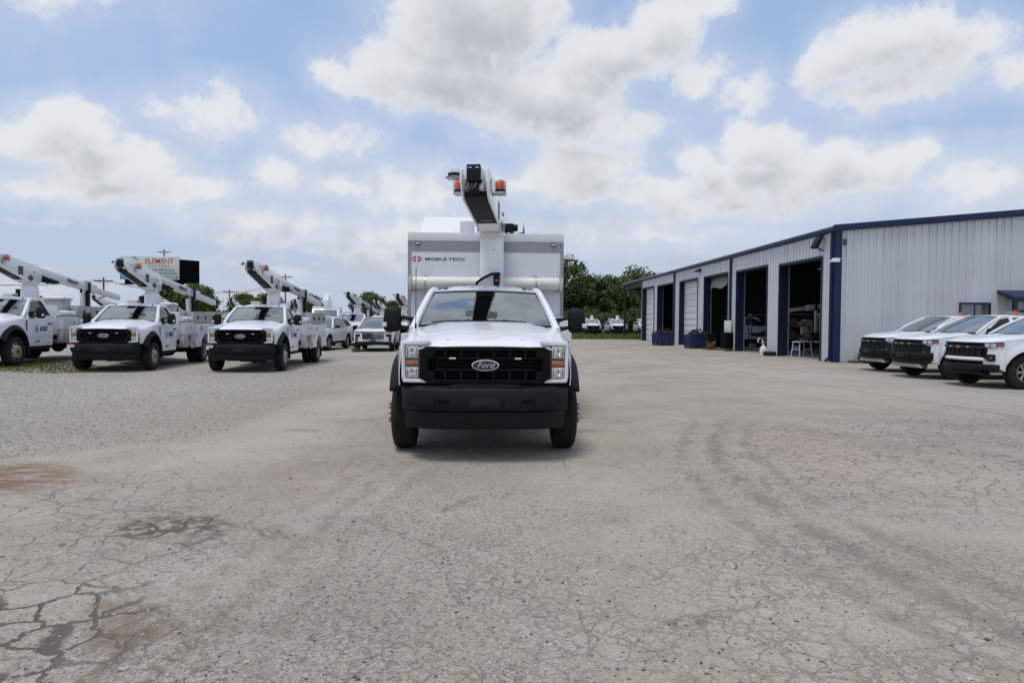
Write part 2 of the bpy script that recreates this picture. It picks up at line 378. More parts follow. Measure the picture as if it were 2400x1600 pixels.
# ================================================================ ground
def ground_material():
    M = bpy.data.materials.new('weathered_pavement'); M.use_nodes = True; t = NT(M.node_tree); b = t.n['Principled BSDF']
    P = t.node('ShaderNodeTexCoord').outputs['Object']; x, y, z = t.xyz(P)
    big = t.noise(P, .16, 5, .6); mid = t.noise(P, .9, 6, .65); med = t.noise(P, 4.5, 6, .65); fin = t.noise(P, 34, 6, .7)
    wob = t.v('MULTIPLY', t.v('SUBTRACT', t.noise(P, 1.1, 5, .6, out=1), (.5,.5,.5)), (1.6,1.6,0))
    PW = t.v('ADD', P, wob)
    wob2 = t.v('MULTIPLY', t.v('SUBTRACT', t.noise(P, 7, 4, .6, out=1), (.5,.5,.5)), (.16,.16,0))
    PF = t.v('ADD', P, wob2)
    # pale asphalt binder, tan silt in the hollows
    c = t.mix(t.ss(mid, .3, .72), (.325,.284,.234,1), (.410,.370,.318,1))
    silt = t.m('MULTIPLY', t.ss(big, .36, .62), t.ss(med, .30, .68))
    c = t.mix(t.m('MULTIPLY', silt, .72), c, (.330,.270,.206,1))
    grn = t.noise(P, 120, 3, .7); c = t.mix(t.m('MULTIPLY', t.ss(grn, .52, .70), .40), c, (.19,.172,.15,1)); c = t.mix(t.m('MULTIPLY', t.ss(grn, .46, .30), .30), c, (.52,.49,.44,1))
    # exposed aggregate
    v1 = t.voro(P, 85, out=1); v2 = t.voro(P, 38, out=1)
    a1 = t.xyz(v1)[0]; a2 = t.xyz(v2)[1]
    worn = t.m('MAXIMUM', t.ss(t.noise(P, .55, 5, .65), .42, .64), t.m('MULTIPLY', t.m('MAXIMUM', t.ell(P, (-.35,4.4), (.9,2.2), R(12), 1.2), t.ell(P, (-1.3,3.0), (1.2,.7), 0, 1.2)), .9))
    c = t.mix(t.m('MULTIPLY', t.ss(a1, .70, .95), t.m('MULTIPLY_ADD', worn, .5, .22)), c, (.15,.145,.14,1))
    c = t.mix(t.m('MULTIPLY', t.ss(a1, .26, .06), .35), c, (.55,.53,.50,1))
    c = t.mix(t.m('MULTIPLY', t.ss(a2, .86, .98), t.m('MULTIPLY_ADD', worn, .55, .12)), c, (.13,.125,.12,1))
    c = t.mix(t.m('MULTIPLY', t.m('MULTIPLY', worn, t.ss(fin, .47, .64)), .62), c, (.175,.15,.125,1))
    # loose gravel on the parking side of the yard
    px = t.xyz(PW)
    f1 = t.m('SUBTRACT', t.m('MULTIPLY_ADD', px[1], .05, -3.95), px[0])
    f2 = t.m('SUBTRACT', t.m('MULTIPLY_ADD', px[0], -.87, -11.8), t.m('MULTIPLY', px[1], -1.0))
    gm = t.ss(t.m('MINIMUM', f1, f2), -.25, .55)
    ga = t.xyz(t.voro(P, 26, out=1))[0]; gb = t.xyz(t.voro(P, 60, out=1))[1]
    g = t.mix(ga, (.22,.208,.192,1), (.42,.40,.37,1)); g = t.mix(.45, g, t.mix(gb, (.17,.163,.152,1), (.47,.45,.415,1)))
    gd = t.m('MULTIPLY', t.ss(t.noise(P, .34, 5, .6), .40, .60), t.ss(t.noise(P, 2.4, 5, .7), .28, .62))
    near = t.ss(f1, 3.4, .2)
    g = t.mix(t.m('MULTIPLY', t.m('MAXIMUM', t.m('MULTIPLY', gd, .8), t.m('MULTIPLY', near, t.ss(med, .3, .6))), .82), g, (.34,.275,.215,1))
    c = t.mix(t.m('MULTIPLY', gm, .92), c, g)
    # pale wheel-worn lane beside the gravel
    lane = t.m('MULTIPLY', t.ss(t.m('ABSOLUTE', t.m('SUBTRACT', px[0], t.m('MULTIPLY_ADD', px[1], .08, -3.35))), .95, .25), t.ss(y, 5.6, 7.6))
    c = t.mix(t.m('MULTIPLY', lane, .55), c, (.43,.385,.325,1))
    # cracks: a crazed net with gated strength, wider in two old failures
    def net(scale, width, vec=PF): return t.ss(t.voro(vec, scale, 'DISTANCE_TO_EDGE'), width, width*.25)
    zl = t.ell(PW, (-3.3,4.9), (1.7,1.75), 0, .7); zr = t.ell(PW, (6.0,8.2), (4.4,2.3), R(-28), .7); zb = t.ell(PW, (1.7,3.6), (2.2,1.25), 0, .8); zc = t.ell(PW, (.6,2.6), (3.5,1.0), 0, .8)
    gate = t.ss(t.noise(P, 1.7, 4), .36, .58)
    n1 = net(3.6, .024); n2 = net(8.5, .05); n3 = net(5.2, .042)
    cr = t.m('MULTIPLY', n1, t.m('MULTIPLY_ADD', gate, .55, .45)); cr = t.m('MULTIPLY', cr, t.m('MAXIMUM', zl, t.m('MULTIPLY', zb, .5)))
    cr = t.m('MAXIMUM', cr, t.m('MULTIPLY', t.m('MULTIPLY', n3, zr), t.m('MULTIPLY_ADD', gate, .9, .25)))
    cr = t.m('MAXIMUM', cr, t.m('MULTIPLY', t.m('MULTIPLY', n2, gate), t.m('MULTIPLY', t.m('MAXIMUM', zb, zc), .55)))
    cr = t.m('MAXIMUM', cr, t.m('MULTIPLY', t.m('MULTIPLY', net(1.1, .012), t.ss(t.noise(P, .8, 3), .47, .62)), .6))
    cr = t.m('MULTIPLY', cr, t.m('SUBTRACT', 1.0, gm))
    c = t.mix(t.m('MULTIPLY', cr, .72), c, (.150,.132,.112,1))
    # damp, silt-filled failures
    we = t.ell(PW, (-2.05,3.42), (.60,.40), R(18), .9); wide = t.ss(t.voro(PF, 3.6, 'DISTANCE_TO_EDGE'), .060, .020)
    c = t.mix(t.m('MULTIPLY', t.m('MULTIPLY', we, wide), .92), c, (.095,.078,.060,1))
    pd = t.m('MULTIPLY', t.ell(PW, (-2.25,4.85), (.40,.30), R(35), .8), t.m('MAXIMUM', t.ss(t.noise(P, 9, 5, .7), .44, .56), t.ss(t.voro(PF, 3.6, 'DISTANCE_TO_EDGE'), .08, .04)))
    c = t.mix(t.m('MULTIPLY', pd, .9), c, (.115,.092,.070,1))
    br = t.m('MULTIPLY', t.ell(PW, (-1.55,3.45), (.42,.24), R(10), .9), t.ss(med, .3, .6)); c = t.mix(t.m('MULTIPLY', br, .8), c, (.185,.135,.098,1))
    rd = t.m('MULTIPLY', t.ell(PW, (-4.75,6.62), (1.15,.48), R(20), 1.1), t.ss(t.noise(t.v('MULTIPLY', P, (1,2.5,1)), 3.2, 6, .7), .36, .56)); c = t.mix(t.m('MULTIPLY', rd, .92), c, (.190,.115,.072,1))
    rk = t.m('MULTIPLY', t.ell(PW, (-1.9,6.7), (.5,1.2), R(-25), 1.3), t.ss(t.noise(P, 3.0, 6, .7), .36, .62)); c = t.mix(t.m('MULTIPLY', rk, .5), c, (.30,.22,.165,1))
    r3 = t.m('MULTIPLY', t.ell(PW, (3.9,8.0), (1.0,1.5), 0, .9), t.ss(mid, .3, .6)); c = t.mix(t.m('MULTIPLY', r3, .35), c, (.36,.27,.21,1))
    r4 = t.m('MULTIPLY', t.ell(PW, (6.0,16.0), (4.5,5.0), 0, .9), t.ss(mid, .35, .65)); c = t.mix(t.m('MULTIPLY', r4, .40), c, (.36,.29,.235,1))
    pl = t.ell(PW, (-1.15,5.2), (.42,.26), 0, .8); c = t.mix(t.m('MULTIPLY', pl, .25), c, (.45,.43,.40,1))
    for cxy, rr, ro in (((-.18,5.5),(.30,.05),R(-60)), ((-2.42,9.28),(.28,.10),R(20)), ((-1.45,4.75),(.2,.07),R(40)), ((1.15,3.35),(.45,.05),R(-25)), ((-1.35,3.0),(.05,.5),R(8)), ((-1.6,3.0),(.04,.5),R(6))):
        k = t.m('MULTIPLY', t.ell(PF, cxy, rr, ro, .8), t.ss(t.noise(P, 16, 5, .7), .42, .58)); c = t.mix(t.m('MULTIPLY', k, .75), c, (.16,.135,.105,1))
    # turning track and the slab seam by the pickups
    q = t.m('SUBTRACT', px[1], 5.2); trk = t.m('ABSOLUTE', t.m('SUBTRACT', x, t.m('MULTIPLY_ADD', t.m('MULTIPLY', q, q), .055, 2.36)))
    tk = t.m('MULTIPLY', t.m('MULTIPLY', t.m('MAXIMUM', t.ss(trk, .16, .04), t.m('MULTIPLY', t.ss(t.m('ABSOLUTE', t.m('SUBTRACT', trk, .42)), .12, .03), .7)), t.ss(y, 12, 9)), t.ss(med, .32, .58)); c = t.mix(t.m('MULTIPLY', tk, .62), c, (.18,.16,.135,1))
    q2 = t.m('SUBTRACT', px[1], 3.0); tr2 = t.m('ABSOLUTE', t.m('SUBTRACT', x, t.m('MULTIPLY_ADD', t.m('MULTIPLY', q2, q2), .03, -1.25))); tk2 = t.m('MULTIPLY', t.m('MULTIPLY', t.m('MAXIMUM', t.ss(tr2, .13, .03), t.m('MULTIPLY', t.ss(t.m('ABSOLUTE', t.m('SUBTRACT', tr2, .30)), .10, .03), .8)), t.ss(y, 8, 6)), t.ss(t.noise(P, 6, 5, .7), .40, .60)); c = t.mix(t.m('MULTIPLY', tk2, .5), c, (.20,.165,.13,1))
    sx = t.m('SUBTRACT', t.xyz(PF)[0], t.m('MULTIPLY_ADD', t.m('ABSOLUTE', t.m('SUBTRACT', t.xyz(PW)[1], 10.6)), -.075, 8.75))
    seam = t.m('MULTIPLY', t.ss(t.m('ABSOLUTE', sx), .07, .01), t.ss(y, 24, 20)); c = t.mix(t.m('MULTIPLY', seam, .6), c, (.16,.135,.115,1))
    c = t.mix(t.m('MULTIPLY', t.ss(sx, 0, .25), t.m('MULTIPLY', t.ss(y, 24, 20), .45)), c, t.mix(t.ss(med, .3, .7), (.285,.265,.235,1), (.38,.355,.32,1)))
    # far ground turns to turf
    far = t.ss(t.m('ADD', y, t.m('MULTIPLY', mid, 3)), 62, 65); c = t.mix(t.m('MULTIPLY', far, t.ss(x, -2, 4)), c, t.mix(mid, (.09,.115,.03,1), (.17,.18,.06,1)))
    far2 = t.ss(y, 70, 95); c = t.mix(far2, c, t.mix(mid, (.09,.115,.03,1), (.17,.18,.06,1)))
    hs = t.node('ShaderNodeHueSaturation'); t.put(hs.inputs['Value'], t.m('MULTIPLY_ADD', big, .8, .60)); t.put(hs.inputs['Color'], c)
    t.l.new(hs.outputs[0], b.inputs['Base Color'])
    t.put(b.inputs['Roughness'], t.m('MULTIPLY_ADD', t.m('MULTIPLY', we, wide), -.35, .92)); b.inputs['Specular IOR Level'].default_value = .25
    h = t.m('MULTIPLY_ADD', med, .010, t.m('MULTIPLY', fin, .006))
    h = t.m('MULTIPLY_ADD', t.voro(P, 42), .005, h); h = t.m('MULTIPLY_ADD', cr, -.016, h); h = t.m('MULTIPLY_ADD', mid, .02, h)
    h = t.m('MULTIPLY_ADD', t.m('MULTIPLY', we, wide), -.03, h)
    h = t.m('MULTIPLY_ADD', t.m('MULTIPLY', gm, t.voro(P, 24)), .010, h)
    bn = t.node('ShaderNodeBump'); bn.inputs['Strength'].default_value = .75; bn.inputs['Distance'].default_value = 1.0
    t.put(bn.inputs['Height'], h); t.l.new(bn.outputs[0], b.inputs['Normal'])
    return M
def gz(x, y): return .15*sst(-10.9, -13.2, x)*sst(13.5, 17.5, y)*sst(-42, -24, x)*sst(60, 40, y)     # the yard rises a little under the leftmost truck
GM = ground_material()
gmb = MB(); xs = [-900,-300,-120,-60,-45,-36,-30,-26,-22]+frange(-19,-9,21)+[-8,-4,0,4,8,15,30,60,120,300,900]; ys = [-60,-20,-8,0,4,8,10,12]+frange(13,20,15)+[22,26,32,40,60,90,140,300,900,2200]
gmb.sheet([[(X, Y, gz(X, Y)) for X in xs] for Y in ys])
g = struct(gmb.build('ground', GM))

# stones lying loose on the pavement
def stones(name, pts, mats, label, seed, wts=(.55,.33,.12)):
    rnd = random.Random(seed); vs = []; fs = []; mi = []
    base = [(1,0,0),(-1,0,0),(0,1,0),(0,-1,0),(0,0,1),(0,0,-.5),(.6,.6,.55),(-.6,.6,.5),(.55,-.6,.5),(-.6,-.55,.55)]
    tri = [(4,0,6),(4,6,2),(4,2,7),(4,7,1),(4,1,9),(4,9,3),(4,3,8),(4,8,0),(0,2,6),(2,1,7),(1,3,9),(3,0,8)]
    for (x, y, r) in pts:
        a = rnd.random()*6.28; ca, sa = math.cos(a), math.sin(a); sx, sy, sz = r*rnd.uniform(.8,1.5), r*rnd.uniform(.6,1.1), r*rnd.uniform(.35,.8)
        o = len(vs)
        for p in base:
            j = rnd.uniform(.75,1.2); u, v = p[0]*sx*j, p[1]*sy*j
            vs.append((x+u*ca-v*sa, y+u*sa+v*ca, max(-.003, p[2]*sz*j+sz*.12)+gz(x, y)))
        k = rnd.choices(range(len(mats)), wts)[0]
        for f in tri: fs.append(tuple(i+o for i in f)); mi.append(k)
    me = bpy.data.meshes.new(name); me.from_pydata(vs, [], fs)
    for q in mats: me.materials.append(q)
    me.polygons.foreach_set('material_index', mi); me.update()
    return tag(link(name, me), label, 'gravel', kind='stuff')
s1 = mat('stone_pale', (.36,.34,.31), .9, var=.35, vs=30); s2 = mat('stone_mid', (.20,.19,.175), .9, var=.4, vs=30); s3 = mat('stone_dark', (.075,.07,.066), .85, var=.4, vs=30)
rn = random.Random(3); pts = []
while len(pts) < 11000:
    y = 2.5 + 9*rn.random()**1.7; x = rn.uniform(-.8,.9)*y + .05*y
    dens = .25 + .75*max(0, 1-abs(x+.8-.05*(y-4))/1.4) + .5*max(0, 1-math.hypot(x-1.2, y-3.4)/1.3)
    if rn.random() < dens: pts.append((x, y, rn.choice([.003,.0035,.004,.004,.005,.006,.008])*(1+.05*y)))
for i in range(110):
    y = 2.6 + 9*rn.random()**1.3; pts.append((rn.uniform(-.8,.9)*y, y, rn.uniform(.009,.02)))
stones('loose_stones', pts, [s1,s2,s3], 'small stones and asphalt crumbs scattered over the pavement', 5)
pts = []
while len(pts) < 16000:
    y = 7.4 + 12.5*rn.random()**1.4; x = -3.4 - rn.random()*12
    if x < -.95*y or y < 7.4 + .87*max(0, x+5.0)*1.0: continue
    pts.append((x, y, rn.choice([.007,.009,.011,.015])))
stones('parking_gravel', pts, [s1,s2,s3], 'crushed grey gravel spread in front of the parked bucket trucks', 6, (.62,.36,.02))

# grass
def grass(name, region, n, h, wd, label, seed):
    rnd = random.Random(seed); vs = []; fs = []
    k = 0
    while k < n:
        p = region(rnd)
        if p is None: continue
        k += 1; a = rnd.random()*6.28; hh = h*rnd.uniform(.4,1.2); ww = wd*rnd.uniform(.6,1.3); le = rnd.uniform(-.5,.5)*hh; o = len(vs)
        ca, sa = math.cos(a), math.sin(a); z0 = gz(p[0], p[1])
        vs += [(p[0]-ca*ww, p[1]-sa*ww, z0), (p[0]+ca*ww, p[1]+sa*ww, z0), (p[0]-sa*le*.4+ca*ww*.5, p[1]+ca*le*.4+sa*ww*.5, z0+hh*.6), (p[0]-sa*le, p[1]+ca*le, z0+hh)]
        fs += [(o, o+1, o+2), (o, o+2, o+3)]
    me = bpy.data.meshes.new(name); me.from_pydata(vs, [], fs); me.materials.append(MT['grass_blade'])
    return tag(link(name, me), label, 'grass', kind='stuff')
def disc(cx, cy, rx, ry):
    def f(r):
        a, q = r.random()*6.28, r.random()**.6; return (cx+rx*q*math.cos(a), cy+ry*q*math.sin(a))
    return f
grass('grass', disc(-13.2,19.9,2.4,1.9), 6500, .055, .012, 'thin grass growing round the front wheels of the leftmost bucket truck', 1)
grass('grass', lambda r: (r.uniform(1,60), 63+r.random()*26), 30000, .35, .05, 'rough green turf before the far trucks and the oaks', 2)
grass('grass', lambda r: (14.4+r.random()*5, 26.3-r.random()**2*.55), 3500, .10, .012, 'strip of grass along the foot of the grey gable wall', 3)
grass('weed_tuft', disc(-6.1,33.2,.20,.12), 110, .24, .010, 'lone weed tuft on the gravel beside the front-facing white crossover', 4)

# ================================================================ trees
def tree_proto(name, seed, h, rx, rz0, leafm, nclump, leaves, lsize):
    rnd = random.Random(seed); root = thing(name, None, 'tree', (0, -400, 0))
    tr = MB(); tr.tube([(0,0,0),(.05*h*.3,0,h*.2),(0,.03*h,h*.42),(.03*h,0,h*.75)], [h*.032,h*.025,h*.018,h*.005], 8)
    for i in range(7):
        a = i*2.4+rnd.random(); z0 = h*rnd.uniform(.2,.5); q = rx*rnd.uniform(.5,.85)
        tr.tube([(0,0,z0),(math.cos(a)*q*.5, math.sin(a)*q*.5, z0+h*.12),(math.cos(a)*q, math.sin(a)*q, z0+h*rnd.uniform(.18,.3))], [h*.013,h*.008,h*.003], 6)
    tr.build('trunk', MT['bark'], root)
    vs = []; fs = []; cz = (h+rz0)/2; rz = (h-rz0)/2
    for c in range(nclump):
        while True:
            p = Vector((rnd.uniform(-1,1), rnd.uniform(-1,1), rnd.uniform(-1,1)))
            if .25 < p.length < 1: break
        p = p.normalized()*(p.length**.45)
        k = .78 + .30*math.sin(3.1*p.x+seed)*math.cos(2.7*p.y+seed*2) + .1*rnd.random()
        cc = Vector((p.x*rx*k, p.y*rx*k, cz + p.z*rz*(.85+.22*k*rnd.random())))
        cr = rx*rnd.uniform(.16,.30)
        for l in range(leaves):
            d = Vector((rnd.gauss(0,1), rnd.gauss(0,1), rnd.gauss(0,.75))).normalized()*cr*rnd.random()**.4
            q = cc + d
            if q.z < rz0*.6: continue
            nrm = (d.normalized()*.7 + Vector((rnd.gauss(0,.7), rnd.gauss(0,.7), rnd.gauss(.5,.6)))).normalized()
            a = nrm.orthogonal().normalized(); bb = nrm.cross(a); th = rnd.random()*6.28
            u = (a*math.cos(th)+bb*math.sin(th))*lsize*rnd.uniform(.6,1.3); v = nrm.cross(u)*.6
            o = len(vs); vs += [tuple(q-u), tuple(q+v), tuple(q+u), tuple(q-v)]; fs.append((o,o+1,o+2,o+3))
    me = bpy.data.meshes.new('crown'); me.from_pydata(vs, [], fs); me.materials.append(MT[leafm])
    link('crown', me, root)
    return root
TP = [tree_proto('oak_tree', 1, 11, 4.6, .8, 'leaf', 110, 95, .26), tree_proto('oak_tree', 2, 9.5, 4.4, .6, 'leaf', 110, 95, .26),
      tree_proto('elm_tree', 3, 7.5, 4.0, 1.2, 'leaf_light', 90, 95, .22), tree_proto('hedge_bush', 5, 3.0, 2.8, .1, 'leaf', 60, 80, .16)]
index_children()
rn = random.Random(11)
def tree(k, label, x, y, s, group, sz=None):
    o = place(TP[k], label, (x, y, 0), rn.random()*6.28, group); o.scale = (s, s, sz or s); return o
G = 'oaks behind the far trucks'
for k, x, y, s, lb in [(0,11.4,100,1.0,'tall dark oak showing beside the upper edge of the white box body'),(1,16.0,103,.93,'dark oak with rounded crown, second from the box body'),(1,20.2,106,.95,'dark oak in the middle of the row beyond the turf'),
      (0,24.6,108,.92,'dark oak with spiky top rising over the far canopy'),(1,28.3,110,1.0,'dark oak right above the far end of the workshop eave'),(1,33.0,112,1.1,'dark oak half hidden behind the workshop roof'),(0,7.0,104,1.0,'dark oak mostly hidden by the white box body')]:
    tree(k, lb, x, y, s, G)
for i, (x, y, s) in enumerate([(10.5,94,1.0),(14.6,95,1.1),(18.6,97,1.0),(22.6,97,1.15),(26.4,98,1.1),(30.2,99,1.2)]):
    tree(3, 'dark shrub under the oaks, %s counting from the white box body' % ('first','second','third','fourth','fifth','sixth')[i], x, y, s, 'shrubs under the oaks')
G = 'trees beyond the parking row'
for x, y, s, lb in [(-53.5,118,.95,'round green tree below the billboard, seen behind the second bucket truck'),(-49.4,120,.98,'green tree just past the tail of the second truck boom'),(-57.5,124,.8,'small green tree under the billboard left end'),
      (-40.4,119,.78,'loose green tree left of the third bucket truck mast'),(-36.9,121,.80,'green tree right behind the third bucket truck mast'),(-30.9,122,.80,'green tree past the tail of the third truck boom'),
      (-19.8,120,.84,'rounded green tree between the two far booms'),(-15.9,122,.66,'small green tree left of the box truck mirror')]:
    tree(2, lb, x, y, s, G)
for o in TP:
    for c in KID.get(o.name, []): bpy.data.objects.remove(c)
    bpy.data.objects.remove(o)
# ================================================================ building
BX, BY, EV, BL, GW = 13.9, 26.4, 5.2, 32.6, 26.0      # wall line, near corner, eave height, wall length, gable width
SL = 0.092                                            # roof slope
DOORS = [(27.5,31.35,4.2),(32.85,36.75,4.3),(38.2,42.2,4.35),(43.6,47.5,4.38),(49.2,53.6,4.4),(54.8,58.6,4.45)]
bld = thing('workshop_building', 'white ribbed metal workshop with blue trim and six tall bay doors', 'building', (BX, BY, 0))
def ribbed(mb, a0, a1, z0, z1f, axis, off):
    """one wall sheet with trapezoid ribs; axis 'y' = long wall facing -X, 'x' = gable facing -Y; proud towards the yard"""
    prof = []; a = a0
    if axis == 'y':
        pitch, rw = .30, .078
    else:
        pitch, rw = .305, .048
    k0 = math.floor(a0/pitch)
    prof.append((a0, 0.0)); k = k0
    while True:
        r = k*pitch + pitch*.5
        if r-rw >= a1: break
        if r-rw > a0 and r+rw < a1: prof += [(r-rw, 0.), (r-rw*.78, .046), (r+rw*.78, .046), (r+rw, 0.)]
        k += 1
    prof.append((a1, 0.0))
    def P(u, d, z): return (-d-off, u, z) if axis == 'y' else (u, -d-off, z)
    mb.sheet([[P(u, d, z0) for u, d in prof], [P(u, d, z1f(u)) for u, d in prof]])
def wall_piece(a0, a1, z0, z1, axis='y', slope=False):
    n = max(1, round((a1-a0)/.915)); 
    for i in range(n):
        u0, u1 = a0+(a1-a0)*i/n, a0+(a1-a0)*(i+1)/n
        mb = MB(); ribbed(mb, u0, u1, z0, (lambda u: EV + SL*u + .02) if slope else (lambda u: z1), axis, .002*(i % 2))
        mb.build('wall_panel', MT['wall_white'], bld, ang=20)
edges = [(0.0, DOORS[0][0]-BY)]
for (a, b, h), nx in zip(DOORS, DOORS[1:]+[(BY+BL,0,0)]):
    wall_piece(a-BY, b-BY, h, EV); edges.append((b-BY, nx[0]-BY))
for a, b in edges:
    if b-a > .05: wall_piece(a, b, 0.02, EV)
wall_piece(0, GW, 0.02, 0, 'x', True)
# door openings: blue jambs, headers, tracks
for i, (a, b, h) in enumerate(DOORS):
    a -= BY; b -= BY; jd = .36
    jm = MB(); jm.bx(-.045, jd, b, b+.035, 0, h+.06); jm.bx(-.045, jd, a-.035, a, 0, h+.06); jm.bx(-.060, jd, a, b, h-.01, h+.05); jm.bx(-.062,-.045,a-.10,a-.03,0,h+.10); jm.bx(-.062,-.045,b+.03,b+.10,0,h+.10); jm.bx(-.061,-.045,a-.10,b+.10,h+.03,h+.10)
    jm.build('door_frame', MT['jamb_blue_shaded'], bld)
    MB().bx(jd, jd+.03, b-.10, b, 0, h).build('door_track', MT['aluminium'], bld)
    if i in (3, 5):
        d = MB().bx(jd-.03, jd, a, b, 0, h).build('overhead_door', MT['steel_dark'], bld)
        n = 10
        for q in range(n):
            pn = MB(); z0, z1 = h*q/n, h*(q+1)/n-.012
            pn.bx(jd-.075, jd-.03, a+.01, b-.01, z0+.004, z1); pn.bx(jd-.082, jd-.075, a+.05, b-.05, z0+.07, z1-.06)
            pn.build('door_panel', MT['door_white'], d, bevel=.008)
    if i == 2:
        d = MB(); rows = []
        for q in range(9):
            t = q/8; rows.append([(jd-.02+.5*t*t*.3, lerp(a, b, s_), h-.02-.50*(1-t)-.22*s_*(1-t)+.1*math.sin(s_*9)*(1-t)) for s_ in frange(0, 1, 12)])
        d.sheet(rows); d.build('rolled_curtain', MT['insulation'], bld, thick=.02)
# gutter, rake and corner trim, downspouts
gt = MB(); gp = [(-.16,EV-.02),(-.16,EV+.12),(-.11,EV+.15),(0,EV+.15),(0,EV-.06),(-.10,EV-.06)]
gt.prism(gp, 'y', -.10, BL+8.2); gt.build('gutter', MT['trim_blue'], bld, bevel=.012)
rk = MB(); rk.prism([(-.16,EV-.05),(GW,EV+SL*GW-.05),(GW,EV+SL*GW+.26),(-.16,EV+.20)], 'y', -.16, -.02); rk.build('rake_trim', MT['trim_blue'], bld, bevel=.02)
MB().bx(-.075,.20,-.085,-.03,0,EV-.03).build('corner_trim', MT['trim_blue'], bld); MB().bx(-.085,-.036,-.03,.20,0,EV-.03).build('corner_trim', MT['trim_blue'], bld)
def downspout(yy, s=.11):
    d = MB(); d.bx(-.17,-.055, yy-s/2, yy+s/2, .22, EV-.06); d.prism([(-.17,.22),(-.055,.22),(-.055,.12),(-.30,.02),(-.33,.07)], 'y', yy-s/2, yy+s/2)
    d.build('downspout', MT['trim_blue'], bld, bevel=.012)
for yy in (.10, 10.95+.2, 22.3): downspout(yy)
# roof, far canopy, inside
rf = MB(); rf.prism([(-.10,EV+.155),(GW,EV+SL*GW+.20),(GW,EV+SL*GW+.24),(-.10,EV+.19)], 'y', -.10, BL+8.2); rf.build('roof', MT['wall_white'], bld)
MB().bx(-.05, GW, BL-.05, BL, 0, EV).build('end_wall', MT['wall_white'], bld)
MB().bx(.3,GW-.15,BL-.075,BL-.056,.02,EV).build('dark_inner_wall', MT['dark_interior'], bld)  # dark sheet over the white end wall, standing in for the unlit bay
MB().bx(-.02,.10,BL-.12,BL+.06,0,EV).build('corner_trim', MT['trim_blue'], bld)
cp = MB(); cp.bx(0,.20, BL+7.55, BL+7.8, -.3, EV-.5); cp.build('canopy_post', MT['post_brown'], bld)
cb = MB(); cb.bx(0,.2, BL+.1, BL+8.0, EV-.5, EV-.1); cb.bx(0, 8, BL+7.5, BL+7.8, EV-.5, EV-.1); cb.build('canopy_beam', MT['post_brown'], bld)
ins = MB(); ins.bx(GW-.1, GW, 0, BL, 0, EV+2); ins.build('dark_inner_wall', MT['dark_interior'], bld)
for yy in (.12, 10.9, 21.9):
    fr = MB(); fr.bx(.40,.62,yy,yy+.2,0,EV-.05); fr.prism([(.40,EV-.5),(GW,EV+SL*GW-.75),(GW,EV+SL*GW-.1),(.40,EV-.1)], 'y', yy, yy+.2); fr.build('portal_frame', MT['steel_dark'], bld)
for xx in (5., 10., 15.):
    MB().bx(xx, xx+.08, .3, BL-.3, EV+SL*xx-.20, EV+SL*xx-.02).build('purlin', MT['steel_dark'], bld)
MB().bx(.5, GW-.2, 18.2, 18.3, 0, EV).build('dark_inner_wall', MT['dark_interior'], bld)  # its dark colour stands in for an unlit interior
struct(MB().bx(BX+.02, BX+GW-.1, BY+.02, BY+BL-.06, -.1, .012).build('floor', MT['concrete']))
# apron stain-free threshold strips
# gable window, shutter opening, utility bits
wn = MB(); x0, x1, z0, z1 = 5.08, 6.22, 1.25, 2.34
for q in ((x0-.07,x1+.07,z1,z1+.07),(x0-.07,x1+.07,z0-.07,z0),(x0-.07,x0,z0,z1),(x1,x1+.07,z0,z1)): wn.bx(q[0],q[1],-.11,-.02,q[2],q[3])
wf = wn.build('window', MT['trim_blue'], bld, bevel=.006)
MB().bx(x0,x1,-.055,-.045,z0,z1).build('pane', MT['pale_glass'], wf)
MB().bx(x0+.55,x0+.58,-.075,-.055,z0,z1).build('mullion', MT['trim_blue'], wf)
aw = MB(); aw.prism([(-.95,2.42),(-.95,2.62),(-.02,2.92),(-.02,2.82)], 'x', 6.55, 11.5); aw.build('awning', MT['trim_blue'], bld, bevel=.01)
MB().bx(6.58,6.72,-.93,-.80,0,2.45).build('awning_post', MT['trim_blue'], bld); MB().bx(6.6,11.5,-.90,-.84,2.02,2.12).build('awning_rail', MT['trim_blue'], bld)
MB().bx(6.9,8.2,-.10,-.04,0,2.1).build('door', MT['door_white'], bld, bevel=.01)
MB().bx(.27,.37,-.13,-.035,4.62,4.86).build('wall_lamp', MT['sticker_grey'], bld, bevel=.02)
ev = MB(); ev.bx(-.30,.02,-.30,-.09,3.93,4.02); ev.bx(-.22,.06,-.26,-.09,4.02,4.09); ev.build('wall_camera', MT['white_gloss'], bld, bevel=.02)
fl = thing('flood_lamp', 'black angled floodlight hung under the eave at the near building corner', 'lamp', (BX, BY+.95, 0))
MB(Matrix.Translation((-.30,0,4.85)) @ Matrix.Rotation(R(28),4,'Y')).bx(-.05,.08,-.22,.22,-.28,.28).build('housing', MT['black_plastic'], fl, bevel=.03)
MB(Matrix.Translation((-.30,0,4.85)) @ Matrix.Rotation(R(28),4,'Y')).bx(-.065,-.05,-.20,.20,-.26,.26).build('lens', MT['black_plastic'], fl)
MB().tube([(-.02,0,4.5),(-.2,0,4.55),(-.34,0,4.75)], .03, 6).build('bracket', MT['black_plastic'], fl)
fl2 = thing('wall_pack_lamp', 'small dark wall lamp above the half-open third bay', 'lamp', (BX, 43.1, 0))
MB().prism([(-.03,4.80),(-.30,4.78),(-.34,4.90),(-.03,5.02)], 'y', -.22, .22).build('housing', MT['steel_dark'], fl2, bevel=.02); MB().prism([(-.29,4.775),(-.06,4.79),(-.06,4.77),(-.27,4.745)], 'y', -.18, .18).build('lens', MT['clear_lens'], fl2)
